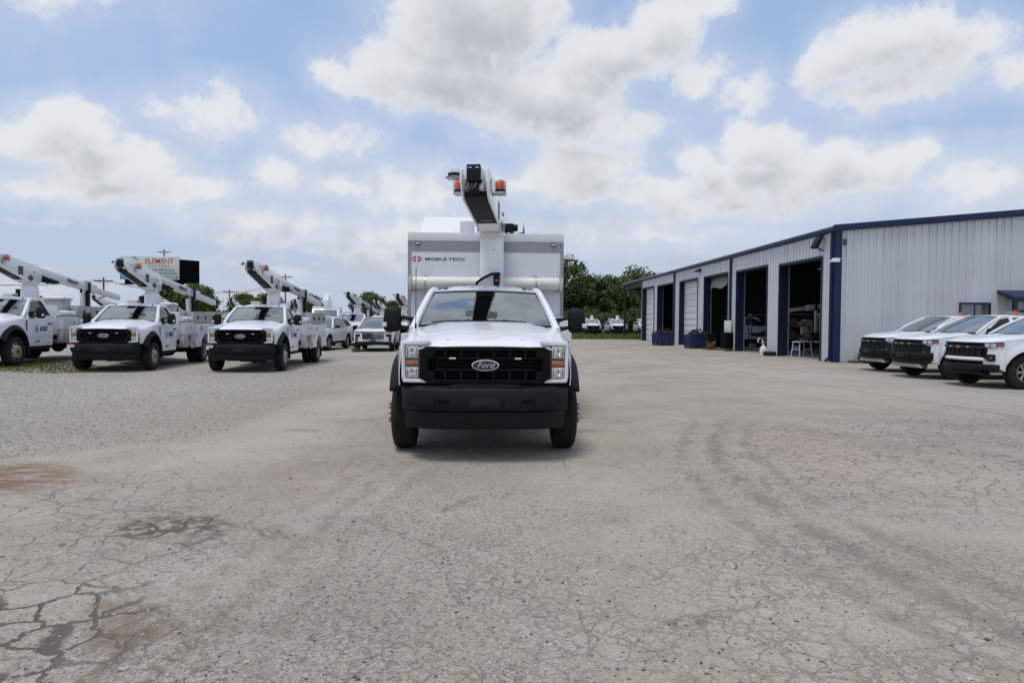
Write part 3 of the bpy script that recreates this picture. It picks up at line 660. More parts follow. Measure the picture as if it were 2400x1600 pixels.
# ---- things standing by the bays
def crate(x, y, label, seed):
    t = thing('pallet_bin', label, 'bin', (x, y, 0), R(3), 'blue pallet bins by the bays')
    L, Wd, Hh = 1.25, 1.05, .82; s = MB()
    for q in ((-L/2,L/2,-Wd/2,-Wd/2+.05),(-L/2,L/2,Wd/2-.05,Wd/2),(-L/2,-L/2+.05,-Wd/2+.05,Wd/2-.05),(L/2-.05,L/2,-Wd/2+.05,Wd/2-.05)): s.bx(q[0],q[1],q[2],q[3],.14,Hh)
    s.bx(-L/2+.05,L/2-.05,-Wd/2+.05,Wd/2-.05,.14,.19); s.build('shell', MT['bin_blue'], t, bevel=.012)
    for xx in (-.5,-.25,0,.25,.5): MB().bx(xx-.025,xx+.025,-Wd/2-.03,-Wd/2,.16,Hh-.08).build('rib', MT['bin_blue'], t)
    for yy in (-.4,-.14,.14,.4): MB().bx(-L/2-.03,-L/2,yy-.025,yy+.025,.16,Hh-.08).build('rib', MT['bin_blue'], t)
    rim = MB(); rim.bx(-L/2-.04,L/2+.04,-Wd/2-.04,-Wd/2+.03,Hh,Hh+.04); rim.bx(-L/2-.04,L/2+.04,Wd/2-.03,Wd/2+.04,Hh,Hh+.04); rim.bx(-L/2-.04,-L/2+.03,-Wd/2+.03,Wd/2-.03,Hh,Hh+.04); rim.bx(L/2-.03,L/2+.04,-Wd/2+.03,Wd/2-.03,Hh,Hh+.04); rim.build('rim', MT['bin_blue'], t, bevel=.008)
    for xx in (-.5,0,.5): MB().bx(xx-.08,xx+.08,-Wd/2,Wd/2,0,.14).build('foot', MT['bin_blue'], t)
    rnd = random.Random(seed); sc = MB()
    for i in range(70):
        p = Vector((rnd.uniform(-.5,.5), rnd.uniform(-.42,.42), Hh-.05+rnd.random()*.10)); p.z += .30*max(0, 1-(p.x/.55)**2-(p.y/.5)**2)*rnd.random()**.5; q = p+Vector((rnd.gauss(0,.16), rnd.gauss(0,.16), rnd.gauss(.03,.06))); sc.tube([p, (p+q)/2+Vector((0,0,.03)), q], rnd.uniform(.012,.035), 5)
    sc2 = sc.build('scrap_heap', MT['scrap'], None); sc2.location = (x, y, 0); tag(sc2, 'tangled dark scrap filling the blue bin %s' % ('farther along the wall' if seed == 1 else 'nearer the camera'), 'scrap', kind='stuff')
crate(12.3, 46.0, 'blue plastic pallet bin farther along the wall, before the open fifth bay', 1)
crate(13.0, 40.9, 'blue plastic pallet bin heaped highest, nearer the camera beside the black bin', 2)
t = thing('trash_bin', 'black bin standing between the nearer blue bin and the cardboard box', 'bin', (13.35, 39.45, 0))
MB().loft([[(sx*q, sy*q, z) for sx, sy in ((-.3,-.33),(.3,-.33),(.3,.33),(-.3,.33))] for z, q in ((.05,.82),(.88,1.0))]).build('body', MT['black_plastic'], t, bevel=.03)
MB().prism([(-.34,.88),(.34,.88),(.34,.93),(0,.99),(-.34,.93)], 'y', -.37, .37).build('lid', MT['black_plastic'], t, bevel=.015)
for s_ in (-1, 1): MB().lathe([(.0,-.03),(.09,-.03),(.09,.03),(.0,.03)], 'x', (s_*.27,.28,.09), 14).build('wheel', MT['rubber'], t)
t = thing('cardboard_box', 'open brown cardboard box on the ground beside the dark cabinet', 'box', (13.15, 38.75, 0), R(12))
MB().bx(-.17,.17,-.16,.16,.1,.40).build('body', MT['cardboard'], t, bevel=.006)
for s_ in (-1, 1): MB(Matrix.Translation((s_*.17,0,.40)) @ Matrix.Rotation(R(55)*s_,4,'Y')).bx(-.01,.01,-.15,.15,0,.12).build('flap', MT['cardboard'], t)
MB().bx(-.35,.35,-.3,.3,0,.1).build('board', MT['wood'], t)
t = thing('tool_cabinet', 'dark steel tool cabinet on a dolly in the third bay', 'cabinet', (13.75, 37.6, 0), R(4))
MB().bx(-.28,.28,-.42,.42,.14,1.02).build('body', MT['deep_black'], t, bevel=.012)
for q in range(4): MB().bx(-.30,-.28,-.39,.39,.18+q*.21,.37+q*.21).build('drawer', MT['deep_black'], t, bevel=.006)
MB().bx(-.42,.36,-.5,.5,.07,.14).build('dolly', MT['wood'], t)
for sx in (-.3,.28):
    for sy in (-.4,.4): MB().lathe([(0,-.02),(.035,-.02),(.035,.02),(0,.02)], 'x', (sx, sy, .035), 10).build('caster', MT['rubber'], t)
t = thing('white_board', 'blank white board propped on the dark tool cabinet', 'board', (13.7, 37.6, 1.022), R(4))
MB().bx(-.03,.03,-.42,.40,.0,.66).build('panel', MT['door_white'], t, bevel=.004); MB().bx(-.02,.16,-.30,-.27,0,.3).build('brace', MT['wood'], t); MB().bx(-.02,.16,.25,.28,0,.3).build('brace', MT['wood'], t)
t = thing('work_stool', 'white tube-legged work stand in the nearest bay', 'stand', (14.75, 30.9, .012), R(25))
MB().bx(-.42,.42,-.22,.22,.66,.70).build('top', MT['door_white'], t, bevel=.01)
for sx in (-1, 1):
    for sy in (-1, 1): MB().tube([(sx*.36,sy*.18,.66),(sx*.43,sy*.24,0)], .018, 6).build('leg', MT['white_paint'], t)
    MB().tube([(sx*.395,-.21,.33),(sx*.395,.21,.33)], .012, 6).build('rung', MT['white_paint'], t)
t = thing('plastic_jug', 'white plastic jug with a curled hose by the pier between open bays', 'jug', (13.55, 32.35, 0))
MB().lathe([(.0,0),(.16,0),(.17,.05),(.17,.30),(.12,.40),(.05,.44),(.05,.50),(0,.50)], 'z', (0,0,0), 18).build('body', MT['tube_white'], t)
MB().tube([(.0,0,.48),(-.05,0,.75),(-.2,0,.82),(-.28,0,.70),(-.24,0,.62)], .03, 8).build('hose', MT['white_paint'], t)
t = thing('tyre_coil', 'black rubber coil lying at the foot of the pier between open bays', 'coil', (13.6, 31.75, 0))
for q in range(2): MB().lathe([(.16,.0),(.27,.0),(.30,.05),(.27,.10),(.16,.10),(.13,.05),(.16,0)], 'z', (0,0,.1*q), 24).build('ring', MT['rubber'], t)
t = thing('mat_stack', 'stack of black rubber mats against the gable beside the farthest pickup', 'mats', (15.3, 26.0, 0))
for q in range(5): MB().bx(-.5+.02*(q % 2),.5,-.3,.3,.01+.075*q,.07+.075*q).build('mat', MT['rubber'], t, bevel=.012)

def rack(x, y, rz, label, seed):
    rnd = random.Random(seed); t = thing('storage_rack', label, 'rack', (x, y, .012), rz, 'racks inside the workshop')
    for sx in (-.9,.9):
        for sy in (-.22,.22): MB().bx(sx-.025,sx+.025,sy-.025,sy+.025,0,2.1).build('upright', MT['steel_dark'], t)
    for z in (.12,.75,1.35,1.98): MB().bx(-.93,.93,-.25,.25,z,z+.04).build('shelf', MT['rim_grey'], t)
    for z in (.16,.79,1.39):
        q = -.85
        while q < .6:
            wd = rnd.uniform(.18,.42); hh = rnd.uniform(.18,.45)
            b = MB().bx(q,q+wd,-.2,.18,z,z+hh).build('stored_box', None); b.location = (x, y, .012); b.rotation_euler[2] = rz
            b.data.materials.append(rnd.choice([MT['cardboard'],MT['body_white'],MT['bin_blue'],MT['tan_wall'],MT['black_plastic']]))
            b.parent = t; b.location = (0,0,0); b.rotation_euler[2] = 0
            q += wd+rnd.uniform(.03,.15)
rack(16.0, 34.4, 0.0, 'steel shelving rack with boxes just inside the nearest bay', 3)
rack(16.4, 38.9, 0.0, 'steel shelving rack with boxes inside the second bay', 4)
def far_wood():
    rnd = random.Random(21); vs = []; fs = []
    for i in range(14000):
        x = rnd.uniform(-330, 330); y = 285 + 14*math.sin(x*.021) + rnd.uniform(-6, 6); h = 3.4 + 1.1*math.sin(x*.11) + .8*math.sin(x*.37+1) + .5*math.sin(x*.9)
        q = Vector((x, y, h*rnd.random()**.6)); nrm = Vector((rnd.gauss(0,.6), -1, rnd.gauss(.3,.6))).normalized(); a = nrm.orthogonal().normalized()*rnd.uniform(.5,1.0); b = nrm.cross(a)*.7
        o = len(vs); vs += [tuple(q-a), tuple(q+b), tuple(q+a), tuple(q-b)]; fs.append((o, o+1, o+2, o+3))
    me = bpy.data.meshes.new('far_wood'); me.from_pydata(vs, [], fs); me.materials.append(MT['leaf'])
    tag(link('far_wood', me), 'low dark belt of far woodland along the horizon', 'woodland', kind='stuff')
far_wood()
# ================================================================ heavy pickup cab (local: x = image right when facing us, y = rearwards, z up, origin under the front axle)
def wheel(root, s, y, xo, wd, Rr, rim_r, kind, inner=False):
    t = MB(); h = wd
    prof = [(rim_r,-.02),(rim_r+.02,.0),(Rr*.78,.012),(Rr*.93,-.004),(Rr*.985,-.025),(Rr,-.045)]
    n = 5
    for i in range(n):
        a = -.045-(h-.09)*i/n; b = -.045-(h-.09)*(i+1)/n
        prof += [(Rr, b+.012), (Rr-.012, b+.011), (Rr-.012, b+.001), (Rr, b)]
    prof += [(Rr*.985,-h+.025),(Rr*.93,-h+.004),(Rr*.78,-h-.01),(rim_r+.02,-h),(rim_r,-h+.02)]
    t.lathe(prof, 'x', (s*xo, y, Rr), 48, s)
    o = t.build('wheel', MT['rubber'], root, ang=30)
    if inner: return o
    c = (s*xo, y, Rr)
    if kind == 'front':
        MB().lathe([(rim_r,-.03),(rim_r-.018,-.012),(rim_r-.03,-.05),(rim_r*.86,-.065),(rim_r*.72,-.02),(rim_r*.56,.015),(rim_r*.42,.02),(rim_r*.40,-.005),(.001,-.005)], 'x', c, 40, s).build('rim', MT['rim_grey'], o)
        for q in range(8):
            a = q*math.pi/4+.2; MB().lathe([(.001,-.014),(.030,-.014),(.030,-.06)], 'x', (c[0], y+math.cos(a)*rim_r*.75, Rr+math.sin(a)*rim_r*.75), 12, s).build('hand_hole_disc', MT['deep_black'], o)  # solid black discs, the shade of the holes is in their colour
        MB().lathe([(.075,-.01),(.075,.03),(.055,.042),(.001,.042)], 'x', c, 20, s).build('hub', MT['rim_dark'], o)
    elif kind == 'rear':
        MB().lathe([(rim_r,-.02),(rim_r-.018,-.005),(rim_r-.03,-.05),(rim_r*.88,-.13),(rim_r*.62,-.15),(rim_r*.45,-.15),(.001,-.15)], 'x', c, 40, s).build('rim', MT['rim_grey'], o)
        MB().lathe([(.09,-.16),(.09,-.02),(.07,-.005),(.001,-.005)], 'x', c, 20, s).build('hub', MT['rim_dark'], o)
    return o
def lugs(o, s, xo, y, Rr, rr, spikes):
    b = MB()
    if spikes: b.lathe([(.001,.0),(.020,.0),(.020,.03),(.026,.032),(.014,.05),(.003,.095),(.0005,.096)], 'x', (0,0,0), 8, s)
    else: b.lathe([(.001,.0),(.016,.0),(.016,.025),(.001,.027)], 'x', (0,0,0), 6, s); b.bx(-.003,.003,.012,.034,-.008,.008)
    me = b.mesh('lug_nut', MT['black_gloss'] if spikes else MT['lime'])
    for q in range(10):
        a = q*math.pi/5; n = link('lug_nut', me, o); n.location = (s*xo, y+math.cos(a)*rr, Rr+math.sin(a)*rr); n.rotation_euler[0] = a
HOODZ = [(-.87,1.214),(-.858,1.228),(-.82,1.246),(-.6,1.30),(-.3,1.352),(0,1.392),(.3,1.428),(.52,1.452)]
def hz(y): return interp(HOODZ, y)
def xside(z): return .985 - .030*((z-.95)/.42)**2 - .010*math.exp(-((z-.74)/.05)**2)
def cab(root, spikes=False, seats=True, logo=False):
    WP = MT['white_paint']; BP = MT['black_plastic']
    # ---- engine block / chassis mass seen in the gaps
    ch = MB(); ch.bx(-.77,.77,-.72,.60,.50,1.12); ch.bx(-.80,.80,.60,1.96,.50,.62); ch.bx(-.48,-.36,-.85,5.6,.46,.66); ch.bx(.36,.48,-.85,5.6,.46,.66); ch.bx(-.78,.78,-.10,.12,.33,.47); ch.bx(-.20,.20,-.22,.15,.27,.52); ch.bx(-.35,.35,.7,1.9,.34,.52); ch.bx(.5,.78,1.0,1.9,.40,.52); ch.bx(-.78,-.5,1.0,1.9,.40,.52); ch.bx(-.52,.52,-.35,.62,.30,.50); ch.bx(-.58,.58,.62,2.6,.30,.50)  # last boxes are added to keep light from under the truck
    ch.build('chassis', MT['frame_black'], root, bevel=.01)
    # ---- hood with a raised centre
    hd = MB(); rows = []
    for i, v in enumerate(frange(0, 1, 26)):
        v = v**1.35; row = []
        for u in frange(-1, 1, 33):
            yf = -.87 + .05*u*u; y = lerp(yf, .50+.10*u*u, v); xh = .795 + .035*v
            z = hz(lerp(-.87, .52, v)) - .050*abs(u)**3 + .020*sst(.74, .62, abs(u))*sst(.0, .10, v) - .014*math.exp(-((abs(u)-.93)/.05)**2)
            row.append((u*xh, y, z))
        rows.append(row)
    hd.sheet(rows); hood = hd.build('hood', WP, root, ang=50, thick=-.012)
    # ---- fenders
    for s in (-1, 1):
        fe = MB(); rows = []
        for y in frange(-.76, .615, 40):
            v = (y+.87)/1.39; zh = hz(y) - .052; xh = .802 + .035*v; xo = .895 + .062*sst(-.78, -.25, y)
            zb = (.80 if y < 0 else .52) if abs(y) > .605 else max(.80 if y < -.5 else .52, .46 + math.sqrt(max(0, .60**2-y*y)))
            col = [(s*xh, y, zh-.02), (s*xh, y, zh), (s*(xh+.03), y, zh-.002), (s*(lerp(xh+.03, xo, .6)), y, zh-.026), (s*(xo-.012), y, zh-.065), (s*xo, y, zh-.115)]
            zt = zh-.115
            for k in frange(0, 1, 7)[1:]:
                z = lerp(zt, zb, k); col.append((s*(xo + .016*math.sin(k*math.pi*.8)), y, z))
            rows.append(col)
        fe.sheet(rows); fe.build('fender', WP, root, ang=50, thick=-.01)
        # wide black wheel flare
        fl = MB(); rings = []
        for k in frange(26, 192, 32):
            a = R(k); ca, sa = -math.cos(a), math.sin(a); ring = []
            for rr, xx in ((.735,.945),(.72,.968),(.655,1.022),(.60,1.050),(.575,1.048),(.565,1.03),(.575,.90),(.72,.90)):
                fr = 1.0 - .10*max(0, -ca)*(1 if rr > .6 else .3)
                ring.append((s*xx, ca*rr*fr, .46+sa*rr*(.98 if sa > 0 else 1)))
            rings.append(ring)
        fl.loft(rings, True); fl.build('wheel_flare', BP, root, ang=40)
        vt = MB(); vt.prism([(.555,.98),(.615,.98),(.615,1.26),(.575,1.28),(.555,1.2)], 'x', s*.955, s*.985); vt.build('fender_badge', MT['black_gloss'], root, bevel=.006)
        # ---- doors
        dr = MB(); rows = []
        for y in frange(.632, 1.965, 22):
            top = lerp(1.335, 1.40, sst(.95, 1.15, y)); row = []
            for z in [.53,.56,.62,.68,.72,.74,.76,.80,.90,1.0,1.1,1.2,1.28,lerp(1.28,top,.6),top]: row.append((s*(xside(z) - .02*sst(.75,.62,y)), y, z))
            rows.append(row)
        dr.sheet(rows); door = dr.build('door', WP, root, ang=40, thick=-.015)
        hdl = MB(); hdl.bx(s*.985, s*1.02, 1.66, 1.88, 1.165, 1.20); hdl.build('door_handle', BP, door, bevel=.012)
        MB().bx(s*.968, s*.978, 1.62, 1.92, 1.145, 1.22).build('handle_cup', MT['black_gloss'], door, bevel=.004)
        # ---- window surround and side glass
        def xg(z): return .957 - (z-1.36)*.485
        ou = [(.60,1.33),(.68,1.44),(1.20,1.868),(1.36,1.905),(1.86,1.905),(1.95,1.86),(1.985,1.36)]
        sw = MB(); sw.poly([(s*xg(z), y, z) for y, z in ou]); sw.build('window_surround', WP, root, thick=.02)
        gl = [(.735,1.345),(.80,1.44),(1.255,1.835),(1.42,1.862),(1.60,1.862),(1.70,1.425),(1.14,1.415),(1.02,1.35)]
        g = MB(); g.poly([(s*(xg(z)+.014), y, z) for y, z in gl]); g.build('side_window', MT['tint_glass'], root, thick=.006)
        bp = [(1.615,1.862),(1.80,1.862),(1.87,1.80),(1.93,1.425),(1.715,1.425)]
        MB().poly([(s*(xg(z)+.012), y, z) for y, z in bp]).build('pillar_trim', BP, root, thick=.006)
        ap = MB(); ap.tube([(s*.905,.52,1.37),(s*.872,.66,1.475),(s*.80,.92,1.685),(s*.722,1.19,1.878),(s*.695,1.36,1.915)], [.05,.047,.045,.042,.038], 8); ap.build('roof_pillar', WP, root)
        rr = MB(); rr.tube([(s*.722,1.16,1.872),(s*.69,1.36,1.915),(s*.685,1.7,1.918),(s*.69,1.93,1.895)], .034, 6); rr.build('drip_rail', WP, root)
        st = MB(); st.bx(s*.80, s*1.0, .68, 1.92, .44, .49); st.bx(s*.70, s*.80, .9, 1.0, .44, .52); st.bx(s*.70, s*.80, 1.6, 1.7, .44, .52); st.build('side_step', MT['frame_black'], root, bevel=.012)
        # ---- tow mirror
        mr = MB(); cx = s*1.205; rings = []
        for yy, q in ((.815,.55),(.83,.86),(.86,1.0),(.93,1.0),(.95,.93)):
            ring = []
            for k in range(20):
                a = 2*math.pi*k/20; ca, sa = math.cos(a), math.sin(a)
                ex = abs(ca)**.42*(1 if ca > 0 else -1); ez = abs(sa)**.42*(1 if sa > 0 else -1)
                rx = .112; rz = .165
                xx = ex*rx*q; zz = ez*rz*q
                if s*xx < 0 or True: xx += -s*0.0
                if zz > 0: xx -= s*(.035*(zz/rz)**2) if s*xx > 0 else 0
                ring.append((cx+xx, yy, 1.505+zz))
            rings.append(ring)
        mr.loft(rings, True); mir = mr.build('mirror', BP, root, ang=45)
        MB().bx(s*1.265, s*1.322, .80, .85, 1.405, 1.465).build('turn_lamp', MT['clear_lens'], mir, bevel=.012)
        MB().bx(cx-.085, cx+.085, .952, .957, 1.36, 1.64).build('mirror_glass', MT['chrome'], mir)
        ar = MB(); ar.tube([(s*.93,.86,1.50),(s*1.04,.87,1.525),(s*1.12,.885,1.535)], [.045,.032,.028], 8, sq=.75); ar.tube([(s*.95,.86,1.385),(s*1.05,.87,1.40),(s*1.12,.885,1.42)], [.05,.038,.03], 8, sq=.7); ar.bx(s*.925, s*.965, .78, .98, 1.35, 1.53); ar.build('mirror_arm', BP, mir, bevel=.006)
        # ---- lamp cluster: white bracket, clear lamps, amber marker
        hb = MB(); hb.prism([(s*.575,1.268),(s*.60,1.285),(s*.865,1.268),(s*.882,1.20),(s*.882,.90),(s*.868,.835),(s*.57,.828),(s*.60,.868),(s*.842,.875),(s*.846,1.225),(s*.615,1.228)], 'y', -.845, -.72)
        hb.build('lamp_bracket', WP, root, bevel=.014)
        lb = MB(); lb.prism([(s*.690,.872),(s*.848,.874),(s*.848,1.226),(s*.690,1.226)], 'y', -.80, -.74); hl = lb.build('headlight', MT['lamp_dark'], root)
        for nm, z0, z1, mt_ in (('lens', 1.092, 1.222, 'lamp_chrome'), ('marker_lens', 1.012, 1.068, 'amber_dark'), ('lens', .880, .998, 'lamp_chrome')):
            q = MB(); q.bx(min(s*.704, s*.840), max(s*.704, s*.840), -.835, -.80, z0, z1); q.build(nm, MT[mt_], hl, bevel=.012)
            if nm == 'lens':
                for k in range(5):
                    xx = s*(.722+.025*k); MB().bx(xx-.004, xx+.004, -.842, -.83, z0+.02, z1-.02).build('reflector_rib', MT['chrome' if k % 2 else 'lamp_dark'], hl)
                MB().lathe([(.001,.012),(.026,.008),(.03,0)], 'y', (s*.775,-.846,(z0+z1)/2), 14, 1).build('bulb_bowl', MT['chrome'], hl)
        # ---- wheels
        wo = wheel(root, s, 0, 1.045, .245, .41, .262, 'front'); lugs(wo, s, 1.03 if spikes else 1.055, 0, .41, .105, spikes)
    # ---- grille
    gb = MB(); gb.prism([(-.60,1.222),(.60,1.222),(.695,1.19),(.695,.885),(.60,.815),(-.60,.815),(-.695,.885),(-.695,1.19)], 'y', -.80, -.76); gr = gb.build('grille', MT['deep_black'], root)
    def bar(x0, x1, z0, z1, y=-.862, d=.05, name='grille_bar', b=.008): return MB().bx(x0, x1, y, y+d, z0, z1).build(name, MT['grille_black'], gr, bevel=b)
    bar(-.62,.62,1.172,1.214); bar(-.60,.60,.820,.868); bar(-.53,.53,1.078,1.104); bar(-.53,.53,.956,.984)
    for z in (1.034, 1.008): bar(-.52,.52,z,z+.010,-.850,.03,b=.003)
    bar(-.52,.52,1.058,1.066,-.850,.03,b=.003)
    for s in (-1, 1):
        MB().prism([(s*.53,1.214),(s*.62,1.214),(s*.69,1.18),(s*.69,.89),(s*.60,.822),(s*.53,.822),(s*.53,.95),(s*.60,.965),(s*.61,1.075),(s*.53,1.10)], 'y', -.860, -.81).build('grille_side', MT['grille_black'], gr, bevel=.008)
        for x in (.085,.255,.425):
            bar(s*x-.016, s*x+.016, 1.10,1.176,-.857,.045,b=.004); bar(s*x-.016, s*x+.016, .864,.960,-.857,.045,b=.004)
        MB().bx(s*.345-.035, s*.345+.035,-.875,-.862,1.082,1.100).build('strobe_lamp', MT['clear_lens'], gr, bevel=.005)
    for z in (1.118,1.14,.895,.925): bar(-.52,.52,z,z+.007,-.838,.02,b=0)
    # ---- oval emblem with script
    em = MB(); n = 40; el_ = lambda rx, rz: [(rx*math.cos(2*math.pi*k/n), 1.020+rz*math.sin(2*math.pi*k/n)) for k in range(n)]
    em.prism(el_(.145,.060), 'y', -.884, -.85); emb = em.build('oval_emblem', MT['chrome'], root, bevel=.004)
    MB().prism(el_(.134,.050), 'y', -.888, -.882).build('emblem_field', MT['blue_oval'], emb)
    text_mesh('emblem_script', 'Ford', .088, MT['chrome'], face_front(0,-.890,1.020), emb, shear=.35, ext=.002, sx=1.05)
    # ---- embossed hood lettering
    tm = Matrix.Translation((0,-.735,1.2865)) @ Matrix.Rotation(R(13.8),4,'X')
    text_mesh('hood_lettering', 'SUPER DUTY', .085, WP, tm, hood, bold=.003, ext=.007, sx=1.75)
    # ---- bumper and valance
    def band(zs, hw, name, mt_, parent):
        b = MB(); rings = []
        for u in frange(-1, 1, 41):
            x = u*hw; cv = abs(u)**6; ring = []
            for z, y, in zs: ring.append((x*(1), y + .05*u*u + .20*cv, z))
            ring += [(x, -.70+.12*cv, zs[-1][0]), (x, -.70+.12*cv, zs[0][0])]
            rings.append(ring)
        b.loft(rings, True); return b.build(name, mt_, parent, ang=30)
    bm_ = band([(.548,-.985),(.56,-1.0),(.62,-1.012),(.72,-1.008),(.765,-.992),(.792,-.955),(.802,-.90)], .888, 'bumper', MT['bumper_black'], root)
    band([(.345,-.90),(.352,-.925),(.40,-.952),(.50,-.968),(.535,-.968)], .852, 'valance', BP, bm_)
    tp = MB(); tp.prism([(-.40,.792),(-.34,.822),(.34,.822),(.40,.792)], 'y', -.955, -.84); tp.build('bumper_step', MT['bumper_black'], bm_, bevel=.008)
    MB().bx(-.152,.152,-1.032,-1.000,.590,.688).build('plate_bracket', MT['black_gloss'], bm_, bevel=.006)
    for s in (-1, 1):
        MB().bx(s*.43-.055, s*.43+.055,-1.018,-.985,.640,.668).build('tow_hook', MT['deep_black'], bm_, bevel=.008)
        MB().prism([(s*.20,.572),(s*.24,.705),(s*.27,.705),(s*.25,.572)], 'y', -1.018, -1.0).build('bumper_rib', MT['bumper_black'], bm_, bevel=.004)
        MB().prism([(s*.52,.60),(s*.52,.71),(s*.56,.72),(s*.80,.70),(s*.80,.62)], 'y', -1.004, -.98).build('fog_recess', MT['bumper_black'], bm_, bevel=.006)
    # ---- cowl, wipers, windshield, roof, back
    cw = MB(); cw.sheet([[(u*.85, .46+.13*u*u, 1.448-.03*abs(u)**3) for u in frange(-1,1,15)], [(u*.87, .60+.12*u*u, 1.452-.03*abs(u)**3) for u in frange(-1,1,15)]]); cw.build('cowl', BP, root, thick=-.01)
    def wsp(u, v):
        hw = lerp(.845, .685, v); uu = abs(u)
        y = lerp(.475+.155*uu**2.2, 1.115+.085*uu**2.2, v); z = lerp(1.452-.022*uu**2, 1.892-.022*uu**2, v) + .02*math.sin(v*math.pi)
        return (u*hw, y - .012*math.sin(v*math.pi), z)
    wn = MB(); wn.sheet([[wsp(u, v) for u in frange(-1,1,25)] for v in frange(0,1,12)]); wsh = wn.build('windshield', MT['windshield'], root, ang=60)
    bd = MB()
    bd.sheet([[tuple(Vector(wsp(u, v))+Vector((0,-.002,.002))) for u in frange(-1,1,25)] for v in (.955,1.0)])
    bd.build('glass_border', MT['deep_black'], wsh)
    MB().sheet([[tuple(Vector(wsp(u, v))+Vector((0,-.0015,.002))) for u in frange(-.17,.17,7)] for v in (.80,.90,.96)]).build('sensor_patch', MT['deep_black'], wsh)
    for a, b_ in ((-.80,-.10),(-.10,.62)):
        wp = MB(); wp.tube([tuple(Vector(wsp(lerp(a,b_,k), .035+.02*math.sin(k*3.1)))+Vector((0,-.018,.012))) for k in frange(0,1,8)], .010, 6); wp.tube([(b_*.84,.47+.15*b_*b_,1.462), tuple(Vector(wsp(lerp(a,b_,.5),.055))+Vector((0,-.024,.018)))], .012, 6); wp.build('wiper', MT['black_plastic'], root)
    rf = MB(); rows = []
    for v in frange(0, 1, 16):
        row = []
        for u in frange(-1, 1, 25):
            y = lerp(1.108+.085*abs(u)**2.2, 1.985, v); e = (1-abs(u)**2.6)
            z = lerp(1.890, 1.905, min(1, v*3)) - .022*u*u + e*.072*math.sin(math.pi*min(1, v*1.25+.0)**.55*.5+0)*(1 if v < .8 else 1-.9*(v-.8)/.2) + .010*e*math.exp(-((abs(u)-.62)/.13)**2)*sst(0,.3,v)
            row.append((u*.70, y, z))
        rows.append(row)
    rf.sheet(rows); rf.build('cab_roof', WP, root, ang=60, thick=-.015)
    bk = MB(); bk.prism([(-.965,.55),(.965,.55),(.957,1.36),(.69,1.90),(-.69,1.90),(-.957,1.36)], 'y', 1.965, 1.99); bk.build('cab_back', WP, root)
    MB().prism([(-.62,1.42),(.62,1.42),(.52,1.80),(-.52,1.80)], 'y', 1.988, 1.996).build('rear_window', MT['tint_glass'], root)
    for x in (-.53,-.17,0,.17,.53):
        MB().sphere((x,1.24+.08*x*x,1.932-.02*x*x), (.036,.055,.026), 10, 4, -.3).build('clearance_lamp', MT['lamp_dark'], root)
    an = MB(); an.tube([(-.845,.30,1.39),(-.845,.31,1.45)], .012, 8); an.tube([(-.845,.31,1.45),(-.845,.33,2.14)], .0045, 6); an.build('antenna', MT['black_plastic'], root)
    # ---- inside the cab
    it = MB(); it.bx(-.93,.93,.60,1.96,.62,.70); it.prism([(.50,1.34),(.60,1.43),(.95,1.41),(1.02,1.30),(.95,1.05),(.62,1.0)], 'x', -.90, .90); it.bx(-.90,.90,1.93,1.96,.7,1.42)
    it.build('dashboard', MT['dark_interior'], root, bevel=.02)
    if seats:
        for x in (-.42, .42):
            se = MB(); se.bx(x-.25,x+.25,1.25,1.75,.80,.98); se.prism([(1.62,.95),(1.75,1.50),(1.86,1.50),(1.80,.95)], 'x', x-.24, x+.24); se.build('seat', MT['seat_grey'], root, bevel=.05)
            MB().bx(x-.13,x+.13,1.73,1.84,1.54,1.73).build('headrest', MT['seat_grey'], root, bevel=.05)
        stw = MB(); M_ = Matrix.Translation((.40,1.06,1.36)) @ Matrix.Rotation(R(-62),4,'X'); pts = [M_ @ Vector((math.cos(k*math.pi/12)*.19, math.sin(k*math.pi/12)*.19, 0)) for k in range(25)]
        stw.tube(pts, .016, 6, cap=False); stw.tube([M_ @ Vector((-.18,0,0)), M_ @ Vector((.18,0,0))], .02, 6); stw.build('steering_wheel', MT['black_plastic'], root)
        MB().bx(-.13,.13,1.14,1.17,1.735,1.80).build('rear_view_mirror', MT['black_plastic'], root, bevel=.02)
    # licence sticker on the bumper corner is truck specific
def globe_logo(root, s, x, y, z, r):
    for k, (dz, hw, th) in enumerate([(.82,.42,.10),(.50,.78,.13),(.14,.95,.15),(-.24,.95,.15),(-.58,.74,.13),(-.86,.40,.09)]):
        b = MB(); N = 10; up_ = []; lo_ = []
        for q in frange(-1, 1, N):
            cz = dz*r + .10*r*(1-q*q) - .04*r*q; t_ = th*r*(1-abs(q)**3*.8)*(1.0 if k % 2 == 0 else .85)
            up_.append((s*x, y + s*q*hw*r, z+cz+t_)); lo_.append((s*x, y + s*q*hw*r, z+cz-t_))
        b.sheet([lo_, up_]); b.build('globe_stripe', MT['logo_blue'], root, thick=.002)

